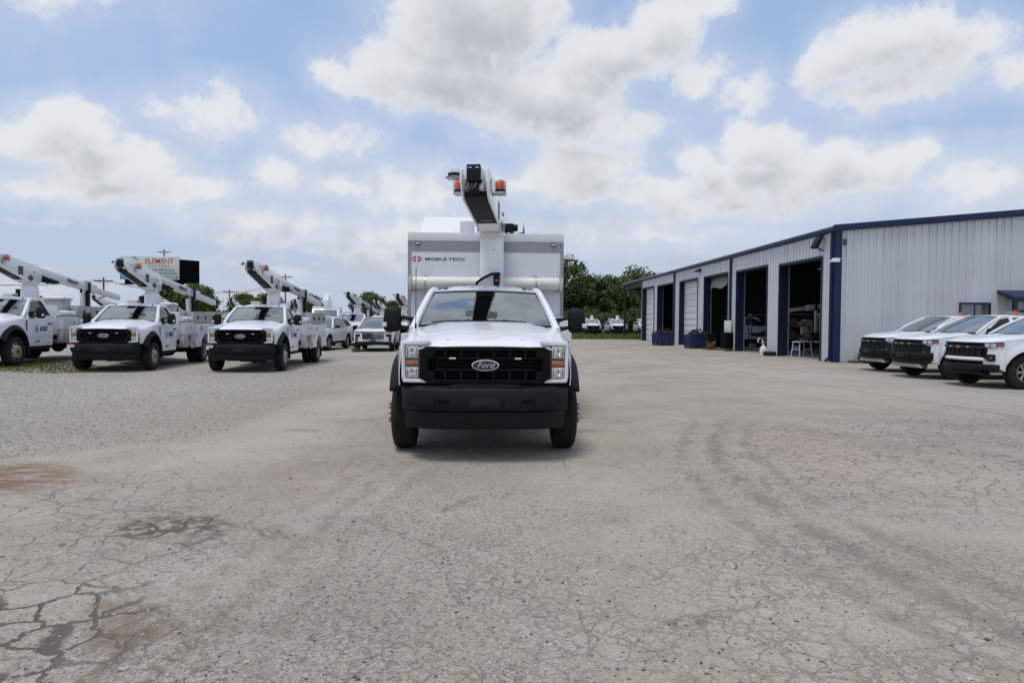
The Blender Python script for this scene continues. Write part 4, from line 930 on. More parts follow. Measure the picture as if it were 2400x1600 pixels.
# ================================================================ telescopic boom on its pedestal
def boom(root, px, py, z0, zc, hz_, sl, rz, tail, rest=None, dome=True):
    """pedestal from z0 to zc at (px,py); head centre rises hz_ above zc, 1.85 m ahead; slope sl; tail length behind"""
    WP = MT['white_gloss']
    p = MB(); p.prism([(px-.178,py-.178),(px+.178,py-.178),(px+.178,py+.178),(px-.178,py+.178)], 'z', z0, zc-.10); p.prism([(px-.20,py-.20),(px+.20,py-.20),(px+.20,py+.20),(px-.20,py+.20)], 'z', z0, z0+.02); p.build('pedestal', WP, root, bevel=.025)
    M = Matrix.Translation((px, py, zc)) @ Matrix.Rotation(rz, 4, 'Z')
    c = lambda y: hz_ - sl*(y+1.85)
    ring = MB(M); ring.lathe([(.001,-.10),(.19,-.10),(.19,-.055),(.205,-.055),(.205,-.02),(.185,-.02),(.185,.02),(.001,.02)], 'z', (0,0,0), 28); ring.build('rotation_bearing', MT['tube_white'], root)
    tur = None
    for s in (-1, 1):
        k = MB(M); k.prism([(.22,0),(.31,.16),(.29,max(.30,c(.29)-.12)),(.16,c(.16)+.135),(-1.80,c(-1.80)+.15),(-1.93,hz_+.10),(-1.95,hz_-.06),(-1.78,hz_-.22),(-1.62,hz_-.255),(-.28,.02)], 'x', s*.150, s*.178)
        o = k.build('turret_cheek', WP, root, bevel=.008)
        if tur is None: tur = o
        # stickers and pivot pins
        MB(M).bx(s*.1785,s*.1805,-.78,-.55,c(-.66)-.30,c(-.66)-.04).build('decal', MT['sticker_grey'], o)
        MB(M).prism([(-.38,c(-.2)-.31),(-.22,c(-.2)-.20),(-.06,c(-.2)-.31),(-.22,c(-.2)-.42)], 'x', s*.1785, s*.1805).build('decal', MT['sticker_grey'], o)
        for yy, dz in ((-1.66,.02),(-1.45,-.10),(-.05,-.10)): MB(M).lathe([(.001,.010),(.028,.010),(.03,.0)], 'x', (s*.178,yy,c(yy)+dz), 12, s).build('pivot_pin', MT['rim_dark'], o)
    base = MB(M); base.prism([(-.30,.0),(.22,.0),(.30,.14),(.22,.20),(-.45,.20),(-.52,.085)], 'x', -.149, .149); base.build('turret_base', WP, root, bevel=.02)
    cov = MB(M); cov.prism([(-.36,.062),(-1.60,hz_-.25),(-1.74,hz_-.20),(-1.74,hz_-.14),(-.36,.16)], 'x', -.147, .147); cv = cov.build('underside_cover', MT['black_plastic'], root, bevel=.01)
    MB(M).prism([(-.60,.115),(-1.30,hz_-.205+(-1.30+1.6)*-.12),(-1.30,hz_-.27),(-.60,.085)], 'x', -.09, .09).build('cover_panel', MT['black_gloss'], cv, bevel=.01)
    def section(y0, y1, hw, hh, name, mt_, dy=0.0):
        b = MB(M); b.loft([[(sx*hw, y, c(y)+dy+sz*hh) for sx, sz in ((-1,-1),(1,-1),(1,1),(-1,1))] for y in (y0, y1)]); return b.build(name, mt_, root, bevel=.018)
    bo = section(-1.90, tail*.66, .112, .130, 'boom', WP); section(tail*.66, tail, .088, .100, 'inner_boom', MT['body_white']); section(tail*.60, tail*.68, .135, .155, 'boom_collar', MT['body_white'])
    hp = MB(M); hp.bx(-.085,.085,-1.985,-1.905,c(-1.9)-.055,c(-1.9)+.150); o = hp.build('head_plate', MT['black_plastic'], root, bevel=.006)
    for xx in (-.055,-.03,.035,.06): MB(M).lathe([(.001,-.004),(.009,-.004),(.009,0)], 'y', (xx,-1.986,c(-1.9)+.11), 8).build('bolt', MT['chrome'], o)
    hs = MB(M)
    for k in range(7):
        x = -.10+.033*k; hs.tube([(x,-1.90,hz_-.03),(x*.8+.02*math.sin(k*2),-1.99,hz_-.11),(x*.6+.03*math.sin(k*3),-1.90,hz_-.17),(x*.5,-1.70,hz_-.15)], .013, 6)
    hs.build('hose_bundle', MT['black_plastic'], root)
    # beacons either side of the head
    for s in (-1, 1):
        br = MB(M); zz = hz_-.10; br.bx(min(s*.175,s*.34), max(s*.175,s*.34), -1.50,-1.28, zz-.012, zz); br.lathe([(.001,0),(.085,0),(.085,.012),(.001,.012)], 'z', (s*.275,-1.39,zz), 20); bk = br.build('beacon_bracket', MT['aluminium'], root)
        MB(M).lathe([(.07,.012),(.07,.045),(.062,.05),(.001,.05)], 'z', (s*.275,-1.39,zz), 20).build('beacon_base', MT['black_plastic'], bk)
        MB(M).lathe([(.064,.05),(.064,.135),(.055,.155),(.001,.158)], 'z', (s*.275,-1.39,zz), 20).build('beacon_lens', MT['amber'], bk)
        cg = MB(M)
        for q in range(4):
            a = q*math.pi/2+.4; cg.tube([(s*.275+.074*math.cos(a),-1.39+.074*math.sin(a),zz+.04),(s*.275+.074*math.cos(a),-1.39+.074*math.sin(a),zz+.16),(s*.275,-1.39,zz+.178)], .004, 5)
        cg.build('beacon_cage', MT['black_plastic'], bk)
    if dome:
        dm = MB(M); zz = hz_+.05; dm.bx(-.38,-.17,-1.72,-1.58,zz-.012,zz); dm.lathe([(.001,0),(.12,0),(.125,.012),(.09,.022),(.001,.022)], 'z', (-.29,-1.65,zz), 24); d_ = dm.build('dome_bracket', MT['aluminium'], root)
        MB(M).lathe([(.088,.022),(.088,.06),(.001,.06)], 'z', (-.29,-1.65,zz), 24).build('dome_base', MT['black_plastic'], d_)
        MB(M).lathe([(.082,.06),(.082,.09),(.07,.125),(.04,.145),(.001,.148)], 'z', (-.29,-1.65,zz), 24).build('dome_lens', MT['clear_lens'], d_)
    # black fairing under the boom behind the turret, sensor pod
    fa = MB(M); fa.prism([(.34,c(.34)-.10),(1.30,c(1.30)-.125),(1.22,c(1.22)-.22),(.62,c(.62)-.27)], 'x', -.12, .12); fa.build('boom_fairing', MT['black_plastic'], root, bevel=.01)
    sp = MB(M); sp.bx(.10,.30,.36,.52,.08,.20); sp.lathe([(.001,.0),(.055,.0),(.055,.06),(.001,.06)], 'x', (.30,.44,.14), 14); sp.tube([(.2,.3,.1),(.32,.34,.02),(.46,.42,.06),(.46,.42,.22)], .018, 6); sp.build('winch_motor', MT['black_plastic'], root)
    for s in (-1, 1):
        Mt = M @ Matrix.Translation((s*.1145, 2.0, c(2.0))) @ Matrix.Rotation(R(90)*s,4,'Z') @ Matrix.Rotation(R(90),4,'X') @ Matrix.Rotation(-s*math.atan(sl),4,'Z')
        text_mesh('boom_lettering', 'VERSALIFT', .16, MT['logo_black'], Mt, bo, bold=.006, sx=.85)
    return M, c
# ================================================================ utility body of the bucket trucks
WB = 4.29
def service_body(root):
    BW = MT['body_white']; AL = MT['aluminium']
    fb = MB(); fb.bx(-1.0,1.0,2.16,5.75,.70,.84); fb.bx(-.98,.98,2.75,5.72,.84,1.05); fb.build('deck', MT['frame_black'], root, bevel=.01)
    MB().bx(-1.0,1.0,2.16,2.24,.84,1.74).build('bulkhead', BW, root, bevel=.01)
    for s in (-1, 1):
        # front locker with louvres, galvanised steps under it
        pn = MB().bx(s*.80, s*1.17, 2.20, 3.12, 1.0, 1.40).build('front_locker', BW, root, bevel=.01)
        for q in range(9): MB().bx(s*1.17, s*1.178, 2.23, 2.74, 1.03+q*.038, 1.056+q*.038).build('louvre', BW, pn)
        MB().bx(s*1.17, s*1.18, 2.80, 3.09, 1.03, 1.37).build('locker_door', BW, pn, bevel=.004); MB().bx(s*1.18, s*1.195, 2.84, 2.88, 1.18, 1.24).build('latch', MT['black_plastic'], pn)
        MB().bx(s*.80, s*1.15, 2.20, 3.12, .58, .99).build('step_well', AL, root, bevel=.01)
        for z in (.66,.86,.985):
            stp = MB(); stp.bx(s*1.15, s*1.19, 2.72, 3.10, z-.02, z); stp.bx(s*1.18, s*1.192, 2.72, 3.10, z-.11, z-.0); stp.build('step', AL, root, bevel=.005)
        MB().bx(s*1.15, s*1.158, 2.70, 3.1, .93, .965).build('step_slot', MT['deep_black'], root)
        # side compartments with a wheel arch
        ys = sorted(set([3.14,3.55,3.56,5.02,5.03,5.75]+[WB+.56*math.cos(R(a)) for a in range(0,181,9)])); rows = []
        for y in ys:
            d = y-WB; zb = .56 if abs(d) >= .559 else max(.56, .44+math.sqrt(max(0,.56**2-d*d))); rows.append([(s*1.0,y,zb),(s*1.19,y,zb),(s*1.19,y,1.36),(s*1.0,y,1.38)])
        b = MB(); b.loft(rows, True); cb_ = b.build('compartment', BW, root, ang=30)
        for (y0, y1, z0, z1) in ((3.18,3.68,.60,1.32),(3.72,4.86,1.06,1.32),(4.90,5.71,.60,1.32)):
            dd = MB(); dd.bx(min(s*1.19,s*1.206), max(s*1.19,s*1.206), y0, y1, z0, z1); do = dd.build('compartment_door', BW, cb_, bevel=.006)
            MB().bx(min(s*1.206,s*1.222), max(s*1.206,s*1.222), y0+.07, y0+.13, (z0+z1)/2-.06, (z0+z1)/2+.06).build('latch', MT['black_plastic'], do, bevel=.006)
        ar = MB(); ar.tube([(s*1.195, WB-.57*math.cos(R(a)), .44+.57*math.sin(R(a))) for a in range(12,169,6)], .022, 6); ar.build('arch_trim', BW, cb_)
        rl = MB()
        rl.bx(min(s*1.192,s*1.207), max(s*1.192,s*1.207), 3.145,3.175,.60,.68); rl.build('reflector', MT['red_lens'], cb_)
        # aluminium upper boxes
        y0 = 3.14
        ib = MB().bx(s*.60, s*.92, 2.20, 3.13, 1.41, 1.735).build('inner_box', AL, root, bevel=.008)
        for k in range(3):
            q0, q1 = y0+k*.87, y0+(k+1)*.87-.02
            u = MB(); u.bx(min(s*.72,s*1.16), max(s*.72,s*1.16), q0, q1, 1.385, 1.735); ub = u.build('upper_box', AL, root, bevel=.008)
            for z in range(6): MB().bx(min(s*1.16,s*1.168), max(s*1.16,s*1.168), q0+.05, q1-.05, 1.41+z*.052, 1.445+z*.052).build('box_slat', AL, ub)
            MB().bx(min(s*1.168,s*1.19), max(s*1.168,s*1.19), (q0+q1)/2-.03, (q0+q1)/2+.03, 1.49, 1.62).build('latch', MT['black_plastic'], ub, bevel=.005)
            MB().bx(min(s*.70,s*1.185), max(s*.70,s*1.185), q0, q1, 1.735, 1.755).build('box_lid', AL, ub, bevel=.004)
        tb = MB(); tb.lathe([(.001,2.16),(.080,2.16),(.086,2.19),(.086,2.60),(.090,2.61),(.090,2.63),(.086,2.64),(.086,3.10),(.001,3.10)], 'y', (s*1.06,0,1.505), 20); tb.build('conduit_tube', MT['white_paint'], root)
        # rear dual wheels
        wo = wheel(root, s, WB, 1.17, .235, .41, .262, 'rear'); wheel(root, s, WB, .90, .235, .41, .262, 'rear', True)
        MB().bx(min(s*.66,s*1.17), max(s*.66,s*1.17), WB+.60, WB+.615, .18, .72).build('mud_flap', MT['rubber'], root)
    ax = MB(); ax.tube([(-.9,WB,.41),(.9,WB,.41)], .07, 8); ax.sphere((0,WB,.41),(.2,.22,.2),10,6); ax.build('rear_axle', MT['frame_black'], root)
    rb = MB(); rb.bx(-1.17,1.17,5.76,6.02,.52,.62); rb.build('rear_bumper', AL, root, bevel=.01)
    # gear on the deck
    MB().bx(-.62,-.32,2.30,2.62,1.62,2.10).build('oil_tank', MT['cream'], root, bevel=.03)
    pp = MB(); pp.tube([(-.20,2.42,1.7),(-.20,2.42,2.12),(-.12,2.42,2.18)], .035, 8); pp.tube([(-.24,2.5,1.75),(-.27,2.52,2.2),(-.2,2.6,2.3),(-.1,2.62,2.22)], .016, 6); pp.bx(-.27,-.15,2.36,2.48,2.1,2.24); pp.build('hose_valve', MT['black_plastic'], root)
    bu = MB(); bu.loft([[(sx*q-.42, sy*q+5.15, z) for sx, sy in ((-.30,-.30),(.30,-.30),(.30,.30),(-.30,.30))] for z, q in ((1.15,.88),(2.02,1.0))]); bkt = bu.build('bucket', MT['panel_grey'], root, bevel=.04)
    MB().loft([[(sx*q-.42, sy*q+5.15, z) for sx, sy in ((-.33,-.33),(.33,-.33),(.33,.33),(-.33,.33))] for z, q in ((1.98,1.0),(2.06,1.0),(2.10,.85))]).build('bucket_lid', MT['tube_white'], bkt, bevel=.01)
    return root
def boom_rest(root, M, c, yy, ztop_off=-.14):
    p = M @ Vector((0, yy, c(yy)))
    b = MB(); b.bx(p.x-.16,p.x+.0,p.y-.07,p.y+.07,.9,p.z-.19); b.build('boom_rest', MT['body_white'], root, bevel=.02)
    st = MB(); st.bx(p.x+.03,p.x+.13,p.y-.05,p.y+.05,.9,p.z-.12); st.prism([(-.155,-.19),(-.125,-.19),(-.125,.15),(.125,.15),(.125,-.19),(.155,-.19),(.155,.18),(-.155,.18)], 'y', 0, .14)
    n = 16; st.v[8:] = [(x+p.x, y+p.y-.07, z+p.z) for x, y, z in st.v[8:]]
    st.build('boom_strap', MT['black_plastic'], root)
# ================================================================ generic passenger body (same local axes as the trucks)
def car(root, p):
    WP = MT['white_paint']; Wd, Rr, yF, wb, yE = p['W'], p['R'], p['yF'], p['wb'], p['yE']
    ar = p['arch']; zr = p['rock']; belt = lambda y: interp(p['belt'], y); hood = lambda y: interp(p['hood'], y)
    yc = p['hood'][-1][0]
    def xs(z, y):
        b = Wd*(1 - .035*((z-p['zw'])/.4)**2) - .14*sst(0, 1, (-y-.05)/.75)**2 - .07*sst(yE-.6, yE, y)**2
        for cy in (0, wb): b += p['muscle']*math.exp(-((math.hypot(y-cy, z-Rr)-ar-.06)/.09)**2)
        return b
    def zb(y):
        for cy in (0, wb):
            if abs(y-cy) < ar: return max(zr, Rr+.02+math.sqrt(ar*ar-(y-cy)**2))
        return zr
    core = MB(); core.bx(-Wd*.80,Wd*.80,yF+.28,yE-.12,zr+.02,.93); core.build('blackout_core', MT['deep_black'], root)  # black block added inside the shell to stop light leaking through gaps
    for s in (-1, 1):
        for nm, y0, y1 in p['panels']:
            n = max(5, int((y1-y0)/.055)); pn = MB(); rows = []
            for y in frange(y0+.006, y1-.006, n):
                zt = belt(y); bz = zb(y); rows.append([(s*xs(lerp(bz, zt, k), y), y, lerp(bz, zt, k)) for k in frange(0, 1, 12)])
            pn.sheet(rows); o = pn.build(nm, WP, root, ang=45, thick=-.012)
            if 'door' in nm:
                MB().bx(s*(xs(belt(y1)-.14, y1-.2)-.005), s*(xs(belt(y1)-.14, y1-.2)+.03), y1-.28, y1-.08, belt(y1)-.155, belt(y1)-.12).build('door_handle', MT[p.get('handle', 'black_plastic')], o, bevel=.01)
        # arches, rocker, mirror
        for cy in (0, wb):
            f = MB(); rings = []
            for a in range(0, 181, 9):
                ca, sa = math.cos(R(a)), math.sin(R(a)); y = cy-ca*(ar+.03); z = Rr+.02+sa*(ar+.03); x = xs(max(z, zr), y)
                rings.append([(s*(x+.012), cy-ca*(ar+.055), Rr+.02+sa*(ar+.055)), (s*(x+.022), cy-ca*(ar+.01), Rr+.02+sa*(ar+.01)), (s*(x-.10), cy-ca*(ar-.0), Rr+.02+sa*(ar-.0)), (s*(x-.10), cy-ca*(ar+.05), Rr+.02+sa*(ar+.05))])
            f.loft(rings, True); f.build('wheel_arch', MT[p['arch_mat']], root)
        rk = MB(); rk.bx(s*(Wd-.16), s*(Wd-.005), ar+.03, wb-ar-.03, zr-.13, zr+.03); rk.build('rocker', MT['black_plastic'], root, bevel=.03)
        my, mz = yc+.42, belt(yc+.42)+.02
        mr = MB(); mr.loft([[(s*(Wd+.015+xx*q), yy, mz+.075+zz*q) for xx, zz in ((-.02,-.075),(.17,-.08),(.21,-.02),(.19,.07),(.0,.085),(-.03,0))] for yy, q in ((my-.10,.55),(my-.06,.95),(my+.05,1.0))]); mr.build('mirror', MT['black_plastic'], root, bevel=.015)
        wheel_car(root, s, 0, Wd-.005, Rr, p); wheel_car(root, s, wb, Wd-.005, Rr, p)
    # hood
    h = MB(); rows = []
    for v in frange(0, 1, 22):
        row = []
        for u in frange(-1, 1, 25):
            yf = p['hood'][0][0] + p['nose']*abs(u)**3; y = lerp(yf, yc+.10*u*u, v); hw = xs(belt(max(y,-.7)), max(y,-.75)) - .012
            row.append((u*hw, y, lerp(hood(lerp(p['hood'][0][0], yc, v)), belt(y)+.004, abs(u)**4) + p['dome']*(sst(.80,.66,abs(u)) - .4*sst(.34,.22,abs(u)))*sst(0,.2,v)))
        rows.append(row)
    h.sheet(rows); h.build('hood', WP, root, ang=50, thick=-.012)
    # greenhouse
    (wy0, wz0), (wy1, wz1), (ry, rz), (by, bz) = p['glass']; wr = p['roofw']; wbt = Wd*.955
    def wsp(u, v):
        hw = lerp(wbt-.05, wr, v); return (u*hw, lerp(wy0+.16*abs(u)**2.3, wy1+.09*abs(u)**2.3, v), lerp(wz0, wz1-.02*u*u, v)+.03*math.sin(v*math.pi))
    ws = MB(); ws.sheet([[wsp(u, v) for u in frange(-1,1,21)] for v in frange(0,1,9)]); ws.build('windshield', MT['pale_glass'], root, ang=60)
    bd = MB(); bd.sheet([[tuple(Vector(wsp(u, v))+Vector((0,-.003,.003))) for u in frange(-1,1,21)] for v in (.0,.05)]); bd.build('cowl', MT['deep_black'], root)
    rf = MB(); rows = []
    for v in frange(0, 1, 14):
        row = []
        for u in frange(-1, 1, 21):
            y = lerp(wy1-.01+.09*abs(u)**2.3, ry, v); z = lerp(wz1, rz, v) + p['crown']*math.sin(math.pi*min(1, v*.95+.05))*(1-.5*u*u) - .035*abs(u)**4
            row.append((u*(wr+.02), y, z))
        rows.append(row)
    rf.sheet(rows); rf.build('roof', WP, root, ang=60, thick=-.012)
    def xg(y, z):
        top = lerp(wz1, rz, max(0, min(1, (y-wy1)/(ry-wy1))))+p['crown']*.4
        return lerp(wbt, wr+.02, max(0, min(1, (z-belt(y))/(top-belt(y)))))
    for s in (-1, 1):
        def ztop(y):
            if y < wy1+.10: return lerp(belt(wy0+.14), wz1-.005, max(0, (y-wy0-.14)/(wy1+.10-wy0-.14)))
            if y <= ry: return lerp(wz1, rz, (y-wy1)/(ry-wy1))+p['crown']*.4*math.sin(math.pi*(y-wy1)/(ry-wy1))-.012
            return lerp(rz-.012, bz, (y-ry)/(by-ry))
        sw = MB(); sw.sheet([[(s*xg(y, z), y, z) for z in frange(belt(y)-.01, max(belt(y)-.005, ztop(y)), 6)] for y in frange(wy0+.14, by, 30)]); sw.build('window_surround', MT[p.get('pillar', 'white_paint')], root, ang=60)
        for q in p['panes']:
            n_ = len(q); cy_, cz_ = sum(a for a, b in q)/n_, sum(b for a, b in q)/n_; MB().add([(s*(xg(cy_, cz_)+.014), cy_, cz_)]+[(s*(xg(y, z)+.012), y, z) for y, z in q], [(0, k+1, (k+1) % n_+1) for k in range(n_)]).build('side_window', MT['tint_glass'], root, thick=.005)
        ap = MB(); ap.tube([tuple(Vector(wsp(s*1.02, v))+Vector((0,.01,0))) for v in (0,.33,.66,1)]+[(s*(wr+.0), wy1+.30, wz1+.01)], .036, 8); ap.build('roof_pillar', WP, root)
    # back
    bk = MB(); bk.sheet([[(u*lerp(wbt, wr, v), lerp(by, ry, v)-.05*u*u, lerp(bz, rz, v)) for u in frange(-1,1,9)] for v in (0,.5,1)]); bk.build('rear_window', MT['tint_glass'], root)
    if p['bed']:
        bdm = MB(); bdm.bx(-Wd*.92,Wd*.92,by-.02,by+.05,.7,belt(by)); bdm.bx(-Wd*.90,Wd*.90,yE-.12,yE-.05,.62,belt(yE)); bdm.bx(-Wd*.9,Wd*.9,by+.05,yE-.12,.70,.75); bdm.build('bed', WP, root, bevel=.01)
    else:
        tg = MB(); tg.sheet([[(u*Wd*.93, yE-.10*u*u-.10*(1-math.sin(v*math.pi*.9)), lerp(.40, bz, v)) for u in frange(-1,1,9)] for v in frange(0,1,6)]); tg.build('tailgate', WP, root)
    # fascia surface
    def yf(x, z): return yF + p['nose2']*(abs(x)/Wd)**p['npow'] + p['rake']*max(0, z-.72) + .10*max(0, .52-z)
    def patch(name, x0, x1, z0, z1, mt_, off=0.0, par=root, nx=14, nz=6, th=.02):
        f0 = z0 if callable(z0) else (lambda x: z0); f1 = z1 if callable(z1) else (lambda x: z1); b = MB()
        b.sheet([[(x, yf(x, lerp(f0(x), f1(x), k))-off, lerp(f0(x), f1(x), k)) for x in frange(x0, x1, nx)] for k in frange(0, 1, nz)])
        return b.build(name, MT[mt_], par, ang=40, thick=th)
    return patch, yf, xs
def wheel_car(root, s, y, xo, Rr, p):
    rim = p['rim']; t = MB(); h = .25
    t.lathe([(rim,-.03),(rim+.015,-.005),(Rr*.80,.004),(Rr*.94,-.012),(Rr*.985,-.03),(Rr,-.05),(Rr,-.10),(Rr-.01,-.10),(Rr-.01,-.11),(Rr,-.11),(Rr,-.16),(Rr-.01,-.16),(Rr-.01,-.17),(Rr,-.17),(Rr,-h+.04),(Rr*.94,-h),(rim,-h)], 'x', (s*xo, y, Rr), 40, s)
    o = t.build('wheel', MT['rubber'], root, ang=30)
    MB().lathe([(rim,-.03),(rim-.012,-.015),(rim-.025,-.03),(rim-.03,-.12),(.001,-.12)], 'x', (s*xo, y, Rr), 36, s).build('rim', MT['deep_black'] if p['spokes'] == 'alloy' else MT['rim_dark'], o)
    if p['spokes'] == 'alloy':
        sp = MB()
        for k in range(6):
            for d in (-.11, .11):
                a = k*math.pi/3 + d; ca, sa = math.cos(a), math.sin(a); pa = k*math.pi/3+d*.55
                p0 = Vector((s*(xo-.045), y+math.cos(pa)*.05, Rr+math.sin(pa)*.05)); p1 = Vector((s*(xo-.028), y+ca*(rim-.012), Rr+sa*(rim-.012)))
                sp.tube([p0, p1], .017, 6)
        sp.lathe([(rim-.006,-.02),(rim-.03,-.02),(rim-.03,-.05),(rim-.006,-.05),(rim-.006,-.02)], 'x', (s*xo, y, Rr), 36, s); sp.lathe([(.001,-.02),(.06,-.025),(.07,-.06),(.001,-.06)], 'x', (s*xo, y, Rr), 18, s)
        sp.build('spokes', MT['rim_grey'], o)
    else:
        sp = MB(); sp.lathe([(rim-.02,-.05),(rim*.8,-.07),(rim*.62,-.035),(rim*.40,-.03),(rim*.38,-.06),(.001,-.06)], 'x', (s*xo, y, Rr), 36, s); sp.build('steel_disc', MT['rim_grey'], o)
        for k in range(12):
            a = k*math.pi/6; MB().lathe([(.001,-.03),(.022,-.03),(.022,-.08)], 'x', (s*xo, y+math.cos(a)*rim*.80, Rr+math.sin(a)*rim*.80), 10, s).build('vent_hole_disc', MT['deep_black'], o)  # discs coloured black like the shade in open vents
        MB().lathe([(.001,-.02),(.055,-.02),(.06,-.06)], 'x', (s*xo, y, Rr), 16, s).build('hub_cap', MT['rim_dark'], o)
def bowtie(parent, x, y, z, w):
    q = [(-.5,-.06),(-.42,.16),(-.19,.16),(-.23,.28),(.25,.28),(.21,.16),(.5,.16),(.42,-.06),(.19,-.06),(.23,-.20),(-.25,-.20),(-.21,-.06)]
    MB().prism([(x+a*w, z+b*w*.75) for a, b in q], 'y', y-.015, y+.01).build('emblem', MT['gold'], parent, bevel=.003)
PICK = dict(W=.945, R=.40, yF=-.90, wb=3.34, yE=4.48, arch=.475, rock=.50, zw=.88, muscle=.030, nose=.20, dome=.022, roofw=.66, crown=.045, nose2=.36, npow=2.8, rake=.10, rim=.225, arch_mat='white_paint', bed=True,
    belt=[(-.78,1.075),(-.3,1.14),(.55,1.225),(1.0,1.25),(2.8,1.28),(2.95,1.30),(4.5,1.33)], hood=[(-.87,1.085),(-.82,1.125),(-.5,1.18),(0,1.225),(.50,1.265)],
    panels=[('fender',-.62,.62),('front_door',.62,1.74),('rear_door',1.74,2.80),('bed_side',2.88,4.46)], glass=[(.42,1.27),(1.36,1.755),(2.72,1.74),(2.98,1.30)],
    panes=[[(.80,1.265),(1.40,1.675),(1.66,1.715),(1.66,1.28)],[(1.80,1.28),(1.80,1.72),(2.45,1.71),(2.66,1.62),(2.72,1.305)]])
def pickup(name, label, loc, rz, lux, beacon):
    t = thing(name, label, 'pickup', loc, rz, 'white pickups parked beside the workshop')
    p = dict(PICK, spokes='alloy' if lux else 'steel'); patch, yf, xs = car(t, p)
    patch('fascia', -.93, .93, .46, 1.095, 'white_paint', -.02, nx=34, nz=14)
    g = patch('grille', -.62, .62, .74, 1.085, 'deep_black', .006, nx=18)
    def strip(nm, x0, x1, z, hgt, off, mt_, par, th=.02):
        b = MB(); b.sheet([[(x, yf(x, z)-off, z+k) for x in frange(x0, x1, 16)] for k in (0, hgt)]); return b.build(nm, MT[mt_], par, thick=th)
    for z in (.765,.815,.865,.915): strip('grille_bar', -.58, .58, z, .022, .034, 'grille_satin', g)
    for x in (-.45,-.30,-.15,0,.15,.30,.45): MB().bx(x-.008,x+.008,yf(x,.84)-.045,yf(x,.84)-.02,.765,.935).build('grille_rib', MT['grille_black'], g)
    strip('grille_bar', -.64, .64, .955, .052, .052, 'grille_satin', g, .035); strip('grille_bar', -.62, .62, 1.062, .022, .030, 'grille_satin', g)
    for s in (-1, 1): MB().bx(s*.27-.032,s*.27+.032,yf(.27,.98)-.075,yf(.27,.98)-.05,.968,.986).build('strobe_lamp', MT['clear_lens'], g)
    bowtie(g, 0, yf(0,.98)-.066, .968, .19)
    for s in (-1, 1):
        def P2(nm, a, b, z0, z1, mt_, off, par=t, nx=8, nz=4, th=.015): return patch(nm, min(s*a, s*b), max(s*a, s*b), z0, z1, mt_, off, par, nx, nz, th)
        hl = P2('headlight', .60, .925, lambda x: .955+.045*max(0, (abs(x)-.60)/.32), lambda x: 1.075+.012*(abs(x)-.60)/.32, 'lamp_dark', .014, nx=12)
        P2('lens', .63, .715, .985, 1.062, 'lamp_chrome', .024, hl); P2('lens', .735, .815, .99, 1.066, 'lamp_chrome', .024, hl)
        P2('corner_lens', .84, .905, 1.005, 1.068, 'red_lens', .022, hl)
        P2('lamp_brow', .60, .93, lambda x: 1.072+.012*(abs(x)-.60)/.32, lambda x: 1.088+.012*(abs(x)-.60)/.32, 'black_gloss', .020, hl)
        if lux:
            fp = P2('fog_pocket', .68, .82, lambda x: .645+.10*abs(abs(x)-.75), lambda x: .815-.10*abs(abs(x)-.75), 'black_plastic', .016)
            P2('fog_lamp', .72, .78, .70, .76, 'lamp_dark', .026, fp); P2('cheek', .60, .67, .70, .95, 'grille_black', .012)
        else:
            P2('bumper_corner', .60, .80, lambda x: .52, lambda x: .955-.25*max(0, abs(x)-.66), 'black_plastic', .020); P2('fog_lamp', .64, .72, .70, .76, 'lamp_dark', .032)
            P2('bumper_corner', .80, .86, lambda x: .52, lambda x: .66, 'black_plastic', .020)
    def bumper(z0, z1, hw, pro, nm, mt_):
        b = MB(); rings = []
        for u in frange(-1, 1, 29):
            x = u*hw; y = yf(x, .62); k = pro*(1-abs(u)**5*.7)
            rings.append([(x, y+.06, z0+.01), (x, y-k+.02, z0), (x, y-k, z0+.03), (x, y-k, z1-.035), (x, y-k+.025, z1), (x, y+.06, z1)])
        b.loft(rings, True); return b.build(nm, MT[mt_], t, ang=30)
    if lux:
        strip('lower_grille', -.60, .60, .575, .075, .012, 'deep_black', t); bumper(.43, .575, .87, .055, 'lower_bumper', 'black_plastic')
        bumper(.655, .735, .64, .055, 'upper_bar', 'white_gloss')
    else:
        bo = bumper(.565, .735, .84, .085, 'bumper', 'black_plastic'); bumper(.43, .555, .80, .05, 'lower_bumper', 'black_plastic')
        for s in (-1, 1): MB().bx(s*.34-.05,s*.34+.05,yf(.3,.6)-.12,yf(.3,.6),.60,.645).build('tow_hook', MT['deep_black'], bo, bevel=.01)
        MB().bx(-.16,.16,yf(0,.6)-.095,yf(0,.6)-.08,.60,.70).build('plate_recess', MT['black_gloss'], bo, bevel=.006)
    MB().prism([(-.64,.31),(.64,.31),(.54,.43),(-.54,.43)], 'y', -.84, -.60).build('skid_plate', MT['skid'] if not lux else MT['black_plastic'], t, bevel=.02)
    if beacon:
        bx_, by_ = beacon
        bb = MB(); bb.bx(bx_-.12,bx_+.12,by_-.08,by_+.08,1.765,1.79); o = bb.build('beacon_mount', MT['black_plastic'], t, bevel=.006)
        MB().lathe([(.065,1.79),(.065,1.885),(.055,1.905),(.001,1.908)], 'z', (bx_,by_,0), 20).build('beacon_lens', MT['amber'], o)
        gd = MB()
        for q in range(4):
            a = q*math.pi/2+.5; gd.tube([(bx_+.10*math.cos(a),by_+.10*math.sin(a),1.78),(bx_+.10*math.cos(a),by_+.10*math.sin(a),1.95)], .006, 5)
        gd.build('beacon_guard', MT['rim_grey'], o)
    return t
